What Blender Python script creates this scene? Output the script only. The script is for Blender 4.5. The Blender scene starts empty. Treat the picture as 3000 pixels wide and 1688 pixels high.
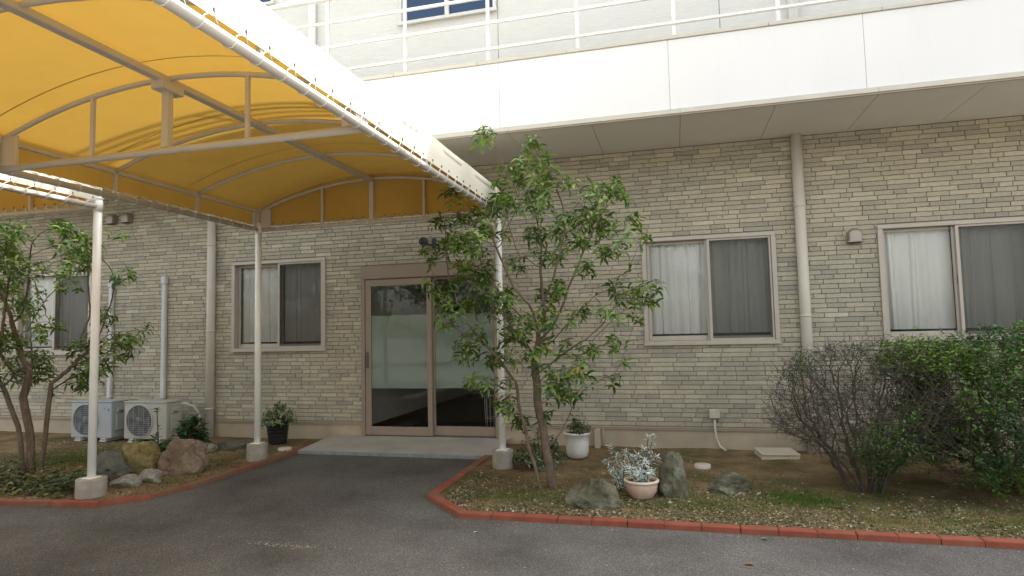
import bpy, bmesh, math, random
import numpy as np
from mathutils import Vector, Matrix, noise

random.seed(7)
rng = np.random.default_rng(11)
scene = bpy.context.scene
COL = scene.collection

# ------------------------------------------------------------------ camera
CAM_POS = Vector((0.0, -8.0, 1.5))
YAW, PITCH, ROLL = math.radians(-14.6), math.radians(3.95), math.radians(-1.30)
fwd = Vector((math.sin(YAW) * math.cos(PITCH), math.cos(YAW) * math.cos(PITCH), math.sin(PITCH)))
rt0 = Vector((math.cos(YAW), -math.sin(YAW), 0))
up0 = rt0.cross(fwd)
rt = rt0 * math.cos(ROLL) + up0 * math.sin(ROLL)
up = -rt0 * math.sin(ROLL) + up0 * math.cos(ROLL)
cam_data = bpy.data.cameras.new('camera')
cam = bpy.data.objects.new('camera', cam_data)
COL.objects.link(cam)
M = Matrix.Identity(4)
for i in range(3):
    M[i][0] = rt[i]; M[i][1] = up[i]; M[i][2] = -fwd[i]; M[i][3] = CAM_POS[i]
cam.matrix_world = M
cam_data.sensor_width = 36
cam_data.lens = 21.876
cam_data.clip_start = 0.05
cam_data.clip_end = 500
scene.camera = cam

# ------------------------------------------------------------------ light
SUN = Vector((0.30, 0.50, 0.94)).normalized()       # towards the sun: behind the building, a little to the right
elev = math.asin(SUN.z)
azim = math.atan2(SUN.x, SUN.y)
world = bpy.data.worlds.new('World')
scene.world = world
world.use_nodes = True
nt = world.node_tree
bgn = nt.nodes['Background']
sky = nt.nodes.new('ShaderNodeTexSky')
sky.sky_type = 'NISHITA'
sky.sun_disc = False
sky.sun_elevation = elev
sky.sun_rotation = azim
sky.air_density = 1.0
sky.dust_density = 3.0
sky.ozone_density = 1.0
hs = nt.nodes.new('ShaderNodeHueSaturation')
hs.inputs['Saturation'].default_value = 0.42
nt.links.new(sky.outputs[0], hs.inputs['Color'])
wb = nt.nodes.new('ShaderNodeMix'); wb.data_type = 'RGBA'; wb.blend_type = 'MULTIPLY'
wb.inputs[0].default_value = 1.0
wb.inputs[7].default_value = (1.05, 1.0, 0.91, 1)
nt.links.new(hs.outputs[0], wb.inputs[6])
nt.links.new(wb.outputs[2], bgn.inputs['Color'])
bgn.inputs['Strength'].default_value = 0.13
sd = bpy.data.lights.new('sun', 'SUN')
sd.energy = 3.6
sd.angle = math.radians(0.5)
sd.color = (1.0, 0.95, 0.86)
so = bpy.data.objects.new('sun', sd)
COL.objects.link(so)
so.rotation_euler = (-SUN).to_track_quat('-Z', 'Y').to_euler()
so.location = (3, 6, 14)

scene.view_settings.view_transform = 'Standard'
scene.view_settings.look = 'None'
scene.view_settings.gamma = 1
scene.view_settings.exposure = 2.25
scene.cycles.max_bounces = 8
scene.cycles.transparent_max_bounces = 12

# ------------------------------------------------------------------ helpers
class MB:
    """collects shapes; build() links them as one mesh object"""
    def __init__(s):
        s.v = []; s.f = []; s.mi = []; s.sm = []; s.c = []; s.col = (0.5, 0.5, 0.5)
    def add(s, vs, fs, mi=0, smooth=False):
        n = len(s.v)
        s.v.extend([tuple(p) for p in vs])
        s.c.extend([s.col] * len(vs))
        for f in fs:
            s.f.append(tuple(n + i for i in f)); s.mi.append(mi); s.sm.append(smooth)
    def box(s, x0, x1, y0, y1, z0, z1, mi=0, b=0.0):
        if b > 0:
            vs = []
            for (sx, sy, sz) in [(i, j, k) for i in (0, 1) for j in (0, 1) for k in (0, 1)]:
                X = (x0, x1)[sx]; Y = (y0, y1)[sy]; Z = (z0, z1)[sz]
                dx = b if sx == 0 else -b; dy = b if sy == 0 else -b; dz = b if sz == 0 else -b
                vs += [(X, Y + dy, Z + dz), (X + dx, Y, Z + dz), (X + dx, Y + dy, Z)]
            bm = bmesh.new()
            for p in vs: bm.verts.new(p)
            bmesh.ops.convex_hull(bm, input=bm.verts)
            bmesh.ops.dissolve_limit(bm, angle_limit=0.01, verts=bm.verts, edges=bm.edges)
            bm.verts.index_update()
            s.add([v.co[:] for v in bm.verts], [[v.index for v in f.verts] for f in bm.faces], mi)
            bm.free(); return
        vs = [(x0, y0, z0), (x1, y0, z0), (x1, y1, z0), (x0, y1, z0), (x0, y0, z1), (x1, y0, z1), (x1, y1, z1), (x0, y1, z1)]
        s.add(vs, [(0, 3, 2, 1), (4, 5, 6, 7), (0, 1, 5, 4), (1, 2, 6, 5), (2, 3, 7, 6), (3, 0, 4, 7)], mi)
    def tube(s, pts, r, n=10, mi=0, cap=True, smooth=True):
        pts = [Vector(p) for p in pts]
        rs = r if isinstance(r, (list, tuple)) else [r] * len(pts)
        vs = []; fs = []
        t0 = (pts[1] - pts[0]).normalized()
        a = Vector((0, 0, 1)) if abs(t0.z) < 0.9 else Vector((1, 0, 0))
        u = t0.cross(a).normalized()
        for i, p in enumerate(pts):
            t = (pts[min(i + 1, len(pts) - 1)] - pts[max(i - 1, 0)])
            if t.length < 1e-9: t = t0
            t.normalize()
            u = (u - t * u.dot(t))
            if u.length < 1e-6: u = t.orthogonal()
            u.normalize()
            w = t.cross(u)
            for k in range(n):
                an = 2 * math.pi * k / n
                vs.append(p + (u * math.cos(an) + w * math.sin(an)) * rs[i])
        for i in range(len(pts) - 1):
            for k in range(n):
                k2 = (k + 1) % n
                fs.append((i * n + k, i * n + k2, (i + 1) * n + k2, (i + 1) * n + k))
        s.add(vs, fs, mi, smooth)
        if cap and n > 3:
            m = len(s.v) - len(vs)
            s.f.append(tuple(m + k for k in range(n))[::-1]); s.mi.append(mi); s.sm.append(False)
            m2 = m + (len(pts) - 1) * n
            s.f.append(tuple(m2 + k for k in range(n))); s.mi.append(mi); s.sm.append(False)
    def lathe(s, prof, c=(0, 0, 0), n=32, mi=0, ax='z', smooth=True):
        vs = []; fs = []
        for (r, h) in prof:
            for k in range(n):
                a = 2 * math.pi * k / n
                p = (r * math.cos(a), r * math.sin(a), h)
                if ax == 'y': p = (p[0], p[2], p[1])
                if ax == 'x': p = (p[2], p[0], p[1])
                vs.append((c[0] + p[0], c[1] + p[1], c[2] + p[2]))
        for i in range(len(prof) - 1):
            for k in range(n):
                k2 = (k + 1) % n
                q = (i * n + k, i * n + k2, (i + 1) * n + k2, (i + 1) * n + k)
                fs.append(q if ax == 'z' else q[::-1])
        s.add(vs, fs, mi, smooth)
    def build(s, name, mats, parent=None, bevel=0.0, colors=False):
        me = bpy.data.meshes.new(name)
        me.from_pydata(s.v, [], s.f)
        if not isinstance(mats, (list, tuple)): mats = [mats]
        for m in mats: me.materials.append(m)
        me.polygons.foreach_set('material_index', s.mi)
        me.polygons.foreach_set('use_smooth', s.sm)
        if colors:
            at = me.color_attributes.new('tone', 'FLOAT_COLOR', 'POINT')
            arr = np.ones((len(s.v), 4), dtype=np.float32); arr[:, :3] = np.array(s.c, dtype=np.float32)
            at.data.foreach_set('color', arr.ravel())
        me.update()
        o = bpy.data.objects.new(name, me)
        COL.objects.link(o)
        if parent is not None: o.parent = parent
        if bevel > 0:
            md = o.modifiers.new('bevel', 'BEVEL'); md.width = bevel; md.segments = 2; md.limit_method = 'ANGLE'
        return o

def tag(o, label=None, cat=None, group=None, kind=None):
    if label: o['label'] = label
    if cat: o['category'] = cat
    if group: o['group'] = group
    if kind: o['kind'] = kind
    return o

def thing(name, label, cat, loc=(0, 0, 0), group=None):
    o = bpy.data.objects.new(name, None)
    COL.objects.link(o)
    o.empty_display_size = 0.1
    tag(o, label, cat, group)
    o['_base'] = 0
    del o['_base']
    return o

# ------------------------------------------------------------------ materials
def newmat(name):
    m = bpy.data.materials.new(name); m.use_nodes = True
    return m, m.node_tree, m.node_tree.nodes['Principled BSDF'], m.node_tree.nodes['Material Output']

def N(nt, typ, **kw):
    n = nt.nodes.new(typ)
    for k, v in kw.items(): setattr(n, k, v)
    return n

def noise_tex(nt, scale, detail=4, rough=0.55, coord='Object', stretch=None):
    tc = N(nt, 'ShaderNodeTexCoord')
    out = tc.outputs[coord]
    if stretch:
        mp = N(nt, 'ShaderNodeMapping'); mp.inputs['Scale'].default_value = stretch
        nt.links.new(out, mp.inputs[0]); out = mp.outputs[0]
    t = N(nt, 'ShaderNodeTexNoise')
    t.inputs['Scale'].default_value = scale; t.inputs['Detail'].default_value = detail
    t.inputs['Roughness'].default_value = rough
    nt.links.new(out, t.inputs['Vector'])
    return t

def ramp(nt, src, stops):
    r = N(nt, 'ShaderNodeValToRGB')
    el = r.color_ramp.elements
    while len(el) < len(stops): el.new(0.5)
    for e, (p, c) in zip(el, stops):
        e.position = p; e.color = (*c, 1) if len(c) == 3 else c
    nt.links.new(src, r.inputs[0])
    return r

def mixc(nt, a, b, fac, mode='MIX'):
    m = N(nt, 'ShaderNodeMix'); m.data_type = 'RGBA'; m.blend_type = mode
    for sock, v in ((m.inputs[0], fac), (m.inputs[6], a), (m.inputs[7], b)):
        if isinstance(v, (int, float)): sock.default_value = v
        elif isinstance(v, tuple): sock.default_value = (*v, 1)
        else: nt.links.new(v, sock)
    return m.outputs[2]

def bump(nt, src, bsdf, strength, dist=0.01):
    b = N(nt, 'ShaderNodeBump'); b.inputs['Strength'].default_value = strength; b.inputs['Distance'].default_value = dist
    nt.links.new(src, b.inputs['Height']); nt.links.new(b.outputs[0], bsdf.inputs['Normal'])
    return b

def simple(name, col, rough=0.5, metal=0.0, var=0.12, vscale=6, bmp=0.0, bscale=60, spec=0.5):
    m, nt, b, o = newmat(name)
    t = noise_tex(nt, vscale, 5)
    dark = tuple(c * (1 - var) for c in col); lite = tuple(min(1, c * (1 + var)) for c in col)
    r = ramp(nt, t.outputs['Fac'], [(0.3, dark), (0.7, lite)])
    nt.links.new(r.outputs[0], b.inputs['Base Color'])
    b.inputs['Roughness'].default_value = rough; b.inputs['Metallic'].default_value = metal
    b.inputs['Specular IOR Level'].default_value = spec
    if bmp > 0:
        t2 = noise_tex(nt, bscale, 4); bump(nt, t2.outputs['Fac'], b, bmp, 0.005)
    return m

MAT = {}
MAT['white_paint'] = simple('white_paint', (0.84, 0.825, 0.79), 0.38, var=0.05)
MAT['frame_paint'] = simple('frame_paint', (0.58, 0.54, 0.48), 0.42, var=0.05)
MAT['door_bronze'] = simple('door_bronze', (0.27, 0.215, 0.165), 0.4, metal=0.1, var=0.05)
MAT['bronze'] = simple('bronze_frame', (0.43, 0.38, 0.315), 0.4, metal=0.1, var=0.05, spec=0.6)
MAT['bronze_dark'] = simple('bronze_dark', (0.10, 0.085, 0.07), 0.5, var=0.05)
MAT['pipe'] = simple('pipe_beige', (0.58, 0.53, 0.455), 0.5, var=0.06, vscale=3)
MAT['duct'] = simple('duct_white', (0.56, 0.55, 0.53), 0.5, var=0.06)
MAT['foundation'] = simple('foundation', (0.40, 0.33, 0.24), 0.85, var=0.16, vscale=2.2, bmp=0.2, bscale=120)
MAT['trim'] = simple('trim_metal', (0.36, 0.30, 0.225), 0.5, var=0.06)
MAT['dark'] = simple('dark', (0.03, 0.03, 0.03), 0.7)
MAT['mortar'] = simple('mortar', (0.215, 0.195, 0.155), 0.95, var=0.2)
MAT['black_plastic'] = simple('black_plastic', (0.018, 0.018, 0.02), 0.45, var=0.2)
MAT['rope'] = simple('rope', (0.75, 0.74, 0.70), 0.8)
MAT['concrete'] = simple('concrete', (0.30, 0.275, 0.235), 0.9, var=0.22, vscale=9, bmp=0.4, bscale=90)
MAT['concrete_slab'] = simple('concrete_slab', (0.36, 0.34, 0.295), 0.85, var=0.12, vscale=3, bmp=0.3, bscale=150)
MAT['slab_edge'] = simple('slab_edge', (0.20, 0.225, 0.24), 0.8, var=0.2, vscale=8)
MAT['soffit'] = simple('soffit_board', (0.70, 0.66, 0.595), 0.8, var=0.04, vscale=1.5)
MAT['fascia'] = simple('fascia_panel', (0.80, 0.785, 0.77), 0.6, var=0.02, vscale=0.8)
def m_fascia():
    m, nt, b, o = newmat('fascia_panel')
    t = noise_tex(nt, 5, 5, 0.6, stretch=(1.6, 1, 0.12)); g = noise_tex(nt, 0.5, 3)
    r = ramp(nt, t.outputs['Fac'], [(0.28, (0.775, 0.758, 0.735)), (0.45, (0.79, 0.775, 0.757)), (0.8, (0.80, 0.785, 0.77))])
    rg = ramp(nt, g.outputs['Fac'], [(0.3, (0.95, 0.95, 0.955)), (0.7, (1, 1, 1))])
    nt.links.new(mixc(nt, r.outputs[0], rg.outputs[0], 1.0, 'MULTIPLY'), b.inputs['Base Color']); b.inputs['Roughness'].default_value = 0.6
    w = noise_tex(nt, 1.4, 2); bump(nt, w.outputs['Fac'], b, 0.15, 0.02)
    return m
MAT['fascia'] = m_fascia()
MAT['fascia_trim'] = simple('fascia_trim', (0.56, 0.53, 0.45), 0.6, var=0.05)
MAT['interior_wall'] = simple('interior_wall', (0.72, 0.72, 0.64), 0.8, var=0.03)
MAT['interior_floor'] = simple('interior_floor', (0.10, 0.07, 0.05), 0.35, var=0.15)
MAT['baseboard'] = simple('baseboard', (0.07, 0.025, 0.015), 0.5)
MAT['mat'] = simple('mat', (0.02, 0.02, 0.02), 0.95)
MAT['white_glaze'] = simple('white_glaze', (0.62, 0.61, 0.58), 0.35, var=0.10, vscale=12, bmp=0.15, bscale=60)
MAT['ac_paint'] = simple('ac_paint', (0.42, 0.41, 0.36), 0.45, var=0.04)
MAT['ac_paint_cool'] = simple('ac_paint_cool', (0.36, 0.38, 0.39), 0.45, var=0.04)
MAT['fan_dark'] = simple('fan_dark', (0.06, 0.065, 0.07), 0.6)
MAT['fan_blade'] = simple('fan_blade', (0.10, 0.105, 0.11), 0.5)
MAT['logo_blue'] = simple('logo_blue', (0.02, 0.20, 0.32), 0.5)
MAT['cover_beige'] = simple('cover_beige', (0.56, 0.49, 0.37), 0.7, var=0.10, vscale=8)
MAT['disc_white'] = simple('disc_white', (0.52, 0.47, 0.38), 0.8, var=0.15, vscale=14)
MAT['silver_metal'] = simple('silver_metal', (0.33, 0.29, 0.24), 0.4, metal=0.5, var=0.08)

# terracotta with a pale bloom
def m_terra():
    m, nt, b, o = newmat('terracotta')
    t = noise_tex(nt, 7, 5)
    r = ramp(nt, t.outputs['Fac'], [(0.3, (0.42, 0.25, 0.17)), (0.5, (0.52, 0.37, 0.28)), (0.7, (0.62, 0.52, 0.44))])
    nt.links.new(r.outputs[0], b.inputs['Base Color']); b.inputs['Roughness'].default_value = 0.75
    t2 = noise_tex(nt, 50, 4); bump(nt, t2.outputs['Fac'], b, 0.3, 0.004)
    return m
MAT['terracotta'] = m_terra()
MAT['terra_rim'] = simple('terra_rim', (0.60, 0.50, 0.40), 0.7, var=0.12, vscale=12)

# brick-like siding, one tone per brick
def m_brick():
    m, nt, b, o = newmat('brick_siding')
    at = N(nt, 'ShaderNodeAttribute'); at.attribute_name = 'tone'
    t = noise_tex(nt, 45, 6, 0.65, stretch=(1.0, 1.0, 2.5))
    t3 = noise_tex(nt, 0.8, 3)
    r = ramp(nt, t.outputs['Fac'], [(0.25, (0.74, 0.74, 0.73)), (0.75, (1.26, 1.25, 1.23))])
    c = mixc(nt, at.outputs['Color'], r.outputs[0], 1.0, 'MULTIPLY')
    r3 = ramp(nt, t3.outputs['Fac'], [(0.35, (0.95, 0.965, 0.98)), (0.7, (1.05, 1.03, 1.0))])
    c = mixc(nt, c, r3.outputs[0], 1.0, 'MULTIPLY')
    # damp, streaky staining that fades out with height
    tc = N(nt, 'ShaderNodeTexCoord'); sp = N(nt, 'ShaderNodeSeparateXYZ'); nt.links.new(tc.outputs['Object'], sp.inputs[0])
    st = noise_tex(nt, 2.4, 5, 0.65, stretch=(1.6, 1, 0.25))
    ad = N(nt, 'ShaderNodeMath', operation='SUBTRACT'); nt.links.new(st.outputs['Fac'], ad.inputs[0])
    ml = N(nt, 'ShaderNodeMath', operation='MULTIPLY'); ml.inputs[1].default_value = 0.09; nt.links.new(sp.outputs['Z'], ml.inputs[0]); nt.links.new(ml.outputs[0], ad.inputs[1])
    rs = ramp(nt, ad.outputs[0], [(0.30, (0, 0, 0)), (0.55, (0.22, 0.22, 0.22))])
    c = mixc(nt, c, (0.185, 0.18, 0.145), rs.outputs[0])
    nt.links.new(c, b.inputs['Base Color']); b.inputs['Roughness'].default_value = 0.85
    b.inputs['Specular IOR Level'].default_value = 0.25
    bump(nt, t.outputs['Fac'], b, 0.7, 0.006)
    return m
MAT['brick'] = m_brick()

def m_upper():
    m, nt, b, o = newmat('upper_siding')
    t = noise_tex(nt, 9, 6, 0.7, stretch=(0.5, 1, 6))
    r = ramp(nt, t.outputs['Fac'], [(0.3, (0.62, 0.615, 0.58)), (0.7, (0.70, 0.695, 0.66))])
    nt.links.new(r.outputs[0], b.inputs['Base Color']); b.inputs['Roughness'].default_value = 0.8
    bump(nt, t.outputs['Fac'], b, 0.5, 0.01)
    return m
MAT['upper'] = m_upper()

def m_asphalt():
    m, nt, b, o = newmat('asphalt')
    t = noise_tex(nt, 1.1, 6, 0.6); f = noise_tex(nt, 150, 4, 0.8); g = noise_tex(nt, 90, 2, 0.5)
    r = ramp(nt, t.outputs['Fac'], [(0.3, (0.066, 0.062, 0.057)), (0.52, (0.105, 0.101, 0.096)), (0.75, (0.140, 0.135, 0.128))])
    rf = ramp(nt, f.outputs['Fac'], [(0.38, (0.42, 0.42, 0.42)), (0.52, (0.95, 0.95, 0.95)), (0.62, (2.5, 2.45, 2.35))])
    c = mixc(nt, r.outputs[0], rf.outputs[0], 0.8, 'MULTIPLY')
    tc = N(nt, 'ShaderNodeTexCoord'); v = N(nt, 'ShaderNodeTexVoronoi'); v.inputs['Scale'].default_value = 3.2
    nt.links.new(tc.outputs['Object'], v.inputs['Vector'])
    rv = ramp(nt, v.outputs['Distance'], [(0.0, (1, 1, 1)), (0.018, (1, 1, 1)), (0.026, (0, 0, 0))])
    c = mixc(nt, c, (0.3, 0.28, 0.24), rv.outputs[0])
    nt.links.new(c, b.inputs['Base Color']); b.inputs['Roughness'].default_value = 0.92
    b.inputs['Specular IOR Level'].default_value = 0.2
    bump(nt, g.outputs['Fac'], b, 0.5, 0.006)
    return m
MAT['asphalt'] = m_asphalt()

def m_soil():
    m, nt, b, o = newmat('soil')
    t = noise_tex(nt, 2.0, 7, 0.65); f = noise_tex(nt, 80, 5, 0.7); g = noise_tex(nt, 1.3, 4, 0.6)
    r = ramp(nt, t.outputs['Fac'], [(0.3, (0.10, 0.070, 0.038)), (0.5, (0.20, 0.145, 0.078)), (0.72, (0.31, 0.23, 0.13))])
    rf = ramp(nt, f.outputs['Fac'], [(0.3, (0.55, 0.55, 0.55)), (0.7, (1.45, 1.42, 1.35))])
    c = mixc(nt, r.outputs[0], rf.outputs[0], 1.0, 'MULTIPLY')
    rg = ramp(nt, g.outputs['Fac'], [(0.52, (0, 0, 0)), (0.66, (0.7, 0.7, 0.7))])
    c = mixc(nt, c, (0.060, 0.082, 0.022), rg.outputs[0])
    nt.links.new(c, b.inputs['Base Color']); b.inputs['Roughness'].default_value = 0.97
    b.inputs['Specular IOR Level'].default_value = 0.1
    bump(nt, f.outputs['Fac'], b, 0.9, 0.015)
    return m
MAT['soil'] = m_soil()

def m_kerb():
    m, nt, b, o = newmat('red_kerb')
    t = noise_tex(nt, 5, 6, 0.65); g = noise_tex(nt, 1.6, 4)
    r = ramp(nt, t.outputs['Fac'], [(0.3, (0.18, 0.046, 0.026)), (0.6, (0.265, 0.070, 0.038)), (0.8, (0.29, 0.125, 0.08))])
    at = N(nt, 'ShaderNodeAttribute'); at.attribute_name = 'tone'
    rg = ramp(nt, g.outputs['Fac'], [(0.38, (0, 0, 0)), (0.55, (0.95, 0.95, 0.95))])
    fac = mixc(nt, rg.outputs[0], at.outputs['Color'], 1.0, 'MULTIPLY')
    c = mixc(nt, r.outputs[0], (0.175, 0.105, 0.062), fac)
    nt.links.new(c, b.inputs['Base Color']); b.inputs['Roughness'].default_value = 0.85
    t2 = noise_tex(nt, 120, 3); bump(nt, t2.outputs['Fac'], b, 0.35, 0.004)
    return m
MAT['kerb'] = m_kerb()

def m_attr(name, rough=0.8, transl=0.0, spec=0.3, bmp=0.0):
    m, nt, b, o = newmat(name)
    at = N(nt, 'ShaderNodeAttribute'); at.attribute_name = 'tone'
    nt.links.new(at.outputs['Color'], b.inputs['Base Color'])
    b.inputs['Roughness'].default_value = rough; b.inputs['Specular IOR Level'].default_value = spec
    if transl > 0:
        tr = N(nt, 'ShaderNodeBsdfTranslucent'); mx = N(nt, 'ShaderNodeMixShader'); mx.inputs[0].default_value = transl
        g = mixc(nt, at.outputs['Color'], (1.0, 1.15, 0.45), 1.0, 'MULTIPLY')
        nt.links.new(g, tr.inputs['Color'])
        nt.links.new(b.outputs[0], mx.inputs[1]); nt.links.new(tr.outputs[0], mx.inputs[2]); nt.links.new(mx.outputs[0], o.inputs[0])
    return m
MAT['leaf'] = m_attr('leaf', 0.38, 0.22, 0.5)
MAT['leaf_matte'] = m_attr('leaf_matte', 0.7, 0.15, 0.2)
MAT['litter'] = m_attr('litter', 0.9, 0, 0.15)

def m_bark(name, a, bb):
    m, nt, b, o = newmat(name)
    t = noise_tex(nt, 30, 5, 0.7, stretch=(1, 1, 0.35))
    r = ramp(nt, t.outputs['Fac'], [(0.3, a), (0.7, bb)])
    nt.links.new(r.outputs[0], b.inputs['Base Color']); b.inputs['Roughness'].default_value = 0.9
    bump(nt, t.outputs['Fac'], b, 0.7, 0.006)
    return m
MAT['bark'] = m_bark('bark', (0.075, 0.052, 0.034), (0.19, 0.14, 0.10))
MAT['bark_grey'] = m_bark('bark_grey', (0.034, 0.027, 0.021), (0.095, 0.074, 0.060))
MAT['twig_dark'] = m_bark('twig_dark', (0.04, 0.03, 0.02), (0.10, 0.07, 0.05))

def m_rock(name, c1, c2, c3):
    m, nt, b, o = newmat(name)
    t = noise_tex(nt, 6, 8, 0.7); f = noise_tex(nt, 40, 6, 0.7)
    r = ramp(nt, t.outputs['Fac'], [(0.32, c1), (0.5, c2), (0.68, c3)])
    rf = ramp(nt, f.outputs['Fac'], [(0.3, (0.7, 0.7, 0.7)), (0.7, (1.25, 1.25, 1.25))])
    c = mixc(nt, r.outputs[0], rf.outputs[0], 1.0, 'MULTIPLY')
    nt.links.new(c, b.inputs['Base Color']); b.inputs['Roughness'].default_value = 0.88
    bump(nt, f.outputs['Fac'], b, 0.8, 0.012)
    return m
MAT['rock_green'] = m_rock('rock_green', (0.055, 0.052, 0.030), (0.105, 0.102, 0.062), (0.20, 0.20, 0.15))
MAT['rock_blue'] = m_rock('rock_blue', (0.062, 0.064, 0.045), (0.09, 0.095, 0.08), (0.14, 0.13, 0.085))
MAT['rock_ochre'] = m_rock('rock_ochre', (0.095, 0.085, 0.035), (0.20, 0.165, 0.06), (0.27, 0.22, 0.10))
MAT['rock_brown'] = m_rock('rock_brown', (0.13, 0.085, 0.06), (0.20, 0.15, 0.105), (0.28, 0.22, 0.16))
MAT['rock_pale'] = m_rock('rock_pale', (0.16, 0.15, 0.12), (0.24, 0.23, 0.19), (0.34, 0.33, 0.29))

# glass: thin pane, fresnel reflection over clear transmission
def m_glass(name, tint=(0.95, 0.95, 0.93), refl=1.0, refl_tint=(1, 1, 1)):
    m, nt, b, o = newmat(name)
    nt.nodes.remove(b)
    tr = N(nt, 'ShaderNodeBsdfTransparent'); tr.inputs[0].default_value = (*tint, 1)
    gl = N(nt, 'ShaderNodeBsdfGlossy'); gl.inputs['Roughness'].default_value = 0.015; gl.inputs['Color'].default_value = (*refl_tint, 1)
    fr = N(nt, 'ShaderNodeFresnel'); fr.inputs['IOR'].default_value = 1.5
    mu = N(nt, 'ShaderNodeMath', operation='MULTIPLY'); mu.inputs[1].default_value = 1.8 * refl; mu.use_clamp = True
    t = noise_tex(nt, 1.2, 2); bp = N(nt, 'ShaderNodeBump'); bp.inputs['Strength'].default_value = 0.05; bp.inputs['Distance'].default_value = 0.01
    nt.links.new(t.outputs['Fac'], bp.inputs['Height']); nt.links.new(bp.outputs[0], gl.inputs['Normal'])
    mx = N(nt, 'ShaderNodeMixShader')
    nt.links.new(fr.outputs[0], mu.inputs[0]); nt.links.new(mu.outputs[0], mx.inputs[0])
    nt.links.new(tr.outputs[0], mx.inputs[1]); nt.links.new(gl.outputs[0], mx.inputs[2]); nt.links.new(mx.outputs[0], o.inputs[0])
    return m
MAT['glass'] = m_glass('glass', refl=0.62)
MAT['door_glass'] = m_glass('door_glass', refl=0.5)
MAT['glass_upper'] = m_glass('glass_upper', (0.25, 0.35, 0.5), 2.0, (0.34, 0.50, 0.74))  # blue of the mirrored sky is painted into the tint and gloss colours

def m_veil(name, col, alpha, transl=0.3):
    m, nt, b, o = newmat(name)
    nt.nodes.remove(b)
    t = noise_tex(nt, 3, 3)
    r = ramp(nt, t.outputs['Fac'], [(0.3, tuple(c * 0.93 for c in col)), (0.7, col)])
    d = N(nt, 'ShaderNodeBsdfDiffuse'); tl = N(nt, 'ShaderNodeBsdfTranslucent'); tr = N(nt, 'ShaderNodeBsdfTransparent')
    nt.links.new(r.outputs[0], d.inputs[0]); nt.links.new(r.outputs[0], tl.inputs[0])
    m1 = N(nt, 'ShaderNodeMixShader'); m1.inputs[0].default_value = transl
    m2 = N(nt, 'ShaderNodeMixShader'); m2.inputs[0].default_value = alpha
    nt.links.new(d.outputs[0], m1.inputs[1]); nt.links.new(tl.outputs[0], m1.inputs[2])
    nt.links.new(tr.outputs[0], m2.inputs[1]); nt.links.new(m1.outputs[0], m2.inputs[2]); nt.links.new(m2.outputs[0], o.inputs[0])
    return m
MAT['curtain'] = m_veil('curtain', (0.88, 0.87, 0.84), 0.97, 0.10)
MAT['screen'] = m_veil('insect_screen', (0.065, 0.062, 0.055), 0.47, 0.0)
MAT['film'] = m_veil('frosted_film', (0.47, 0.57, 0.54), 0.94, 0.2)

# canopy cloth: cream outside, orange inside, light soaks through orange
def m_cloth():
    m, nt, b, o = newmat('canopy_cloth')
    nt.nodes.remove(b)
    t = noise_tex(nt, 1.5, 4)
    gi = ramp(nt, t.outputs['Fac'], [(0.3, (0.48, 0.305, 0.080)), (0.7, (0.58, 0.38, 0.105))])
    geo = N(nt, 'ShaderNodeNewGeometry')
    d = N(nt, 'ShaderNodeBsdfDiffuse')
    wv = noise_tex(nt, 2.2, 3, 0.5, stretch=(1, 0.35, 1)); bp = N(nt, 'ShaderNodeBump'); bp.inputs['Strength'].default_value = 0.35; bp.inputs['Distance'].default_value = 0.05
    nt.links.new(wv.outputs['Fac'], bp.inputs['Height']); nt.links.new(bp.outputs[0], d.inputs['Normal'])
    c = mixc(nt, (0.80, 0.77, 0.66), gi.outputs[0], geo.outputs['Backfacing'])
    nt.links.new(c, d.inputs[0])
    tl = N(nt, 'ShaderNodeBsdfTranslucent'); tl.inputs[0].default_value = (0.85, 0.51, 0.092, 1)
    mx = N(nt, 'ShaderNodeMixShader'); mx.inputs[0].default_value = 0.088
    nt.links.new(d.outputs[0], mx.inputs[1]); nt.links.new(tl.outputs[0], mx.inputs[2]); nt.links.new(mx.outputs[0], o.inputs[0])
    return m
MAT['cloth'] = m_cloth()
MAT['seam'] = simple('cloth_seam', (0.30, 0.19, 0.055), 0.9)

# ------------------------------------------------------------------ setting
def grid_sheet(name, x0, x1, y0, y1, nx, ny, zf, mat, mask=None):
    xs = np.linspace(x0, x1, nx); ys = np.linspace(y0, y1, ny)
    b = MB(); b.v = [(x, y, zf(x, y)) for y in ys for x in xs]; b.c = [(0.5,) * 3] * len(b.v)
    for j in range(ny - 1):
        for i in range(nx - 1):
            if mask and not mask((xs[i] + xs[i + 1]) / 2, (ys[j] + ys[j + 1]) / 2): continue
            a = j * nx + i
            b.f.append((a, a + 1, a + nx + 1, a + nx)); b.mi.append(0); b.sm.append(True)
    o = b.build(name, mat); tag(o, kind='structure'); return o

g = MB()
g.add([(-150, -150, -0.004), (150, -150, -0.004), (150, 150, -0.004), (-150, 150, -0.004)], [(0, 1, 2, 3)])
tag(g.build('asphalt_ground', MAT['asphalt']), kind='structure')

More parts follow.
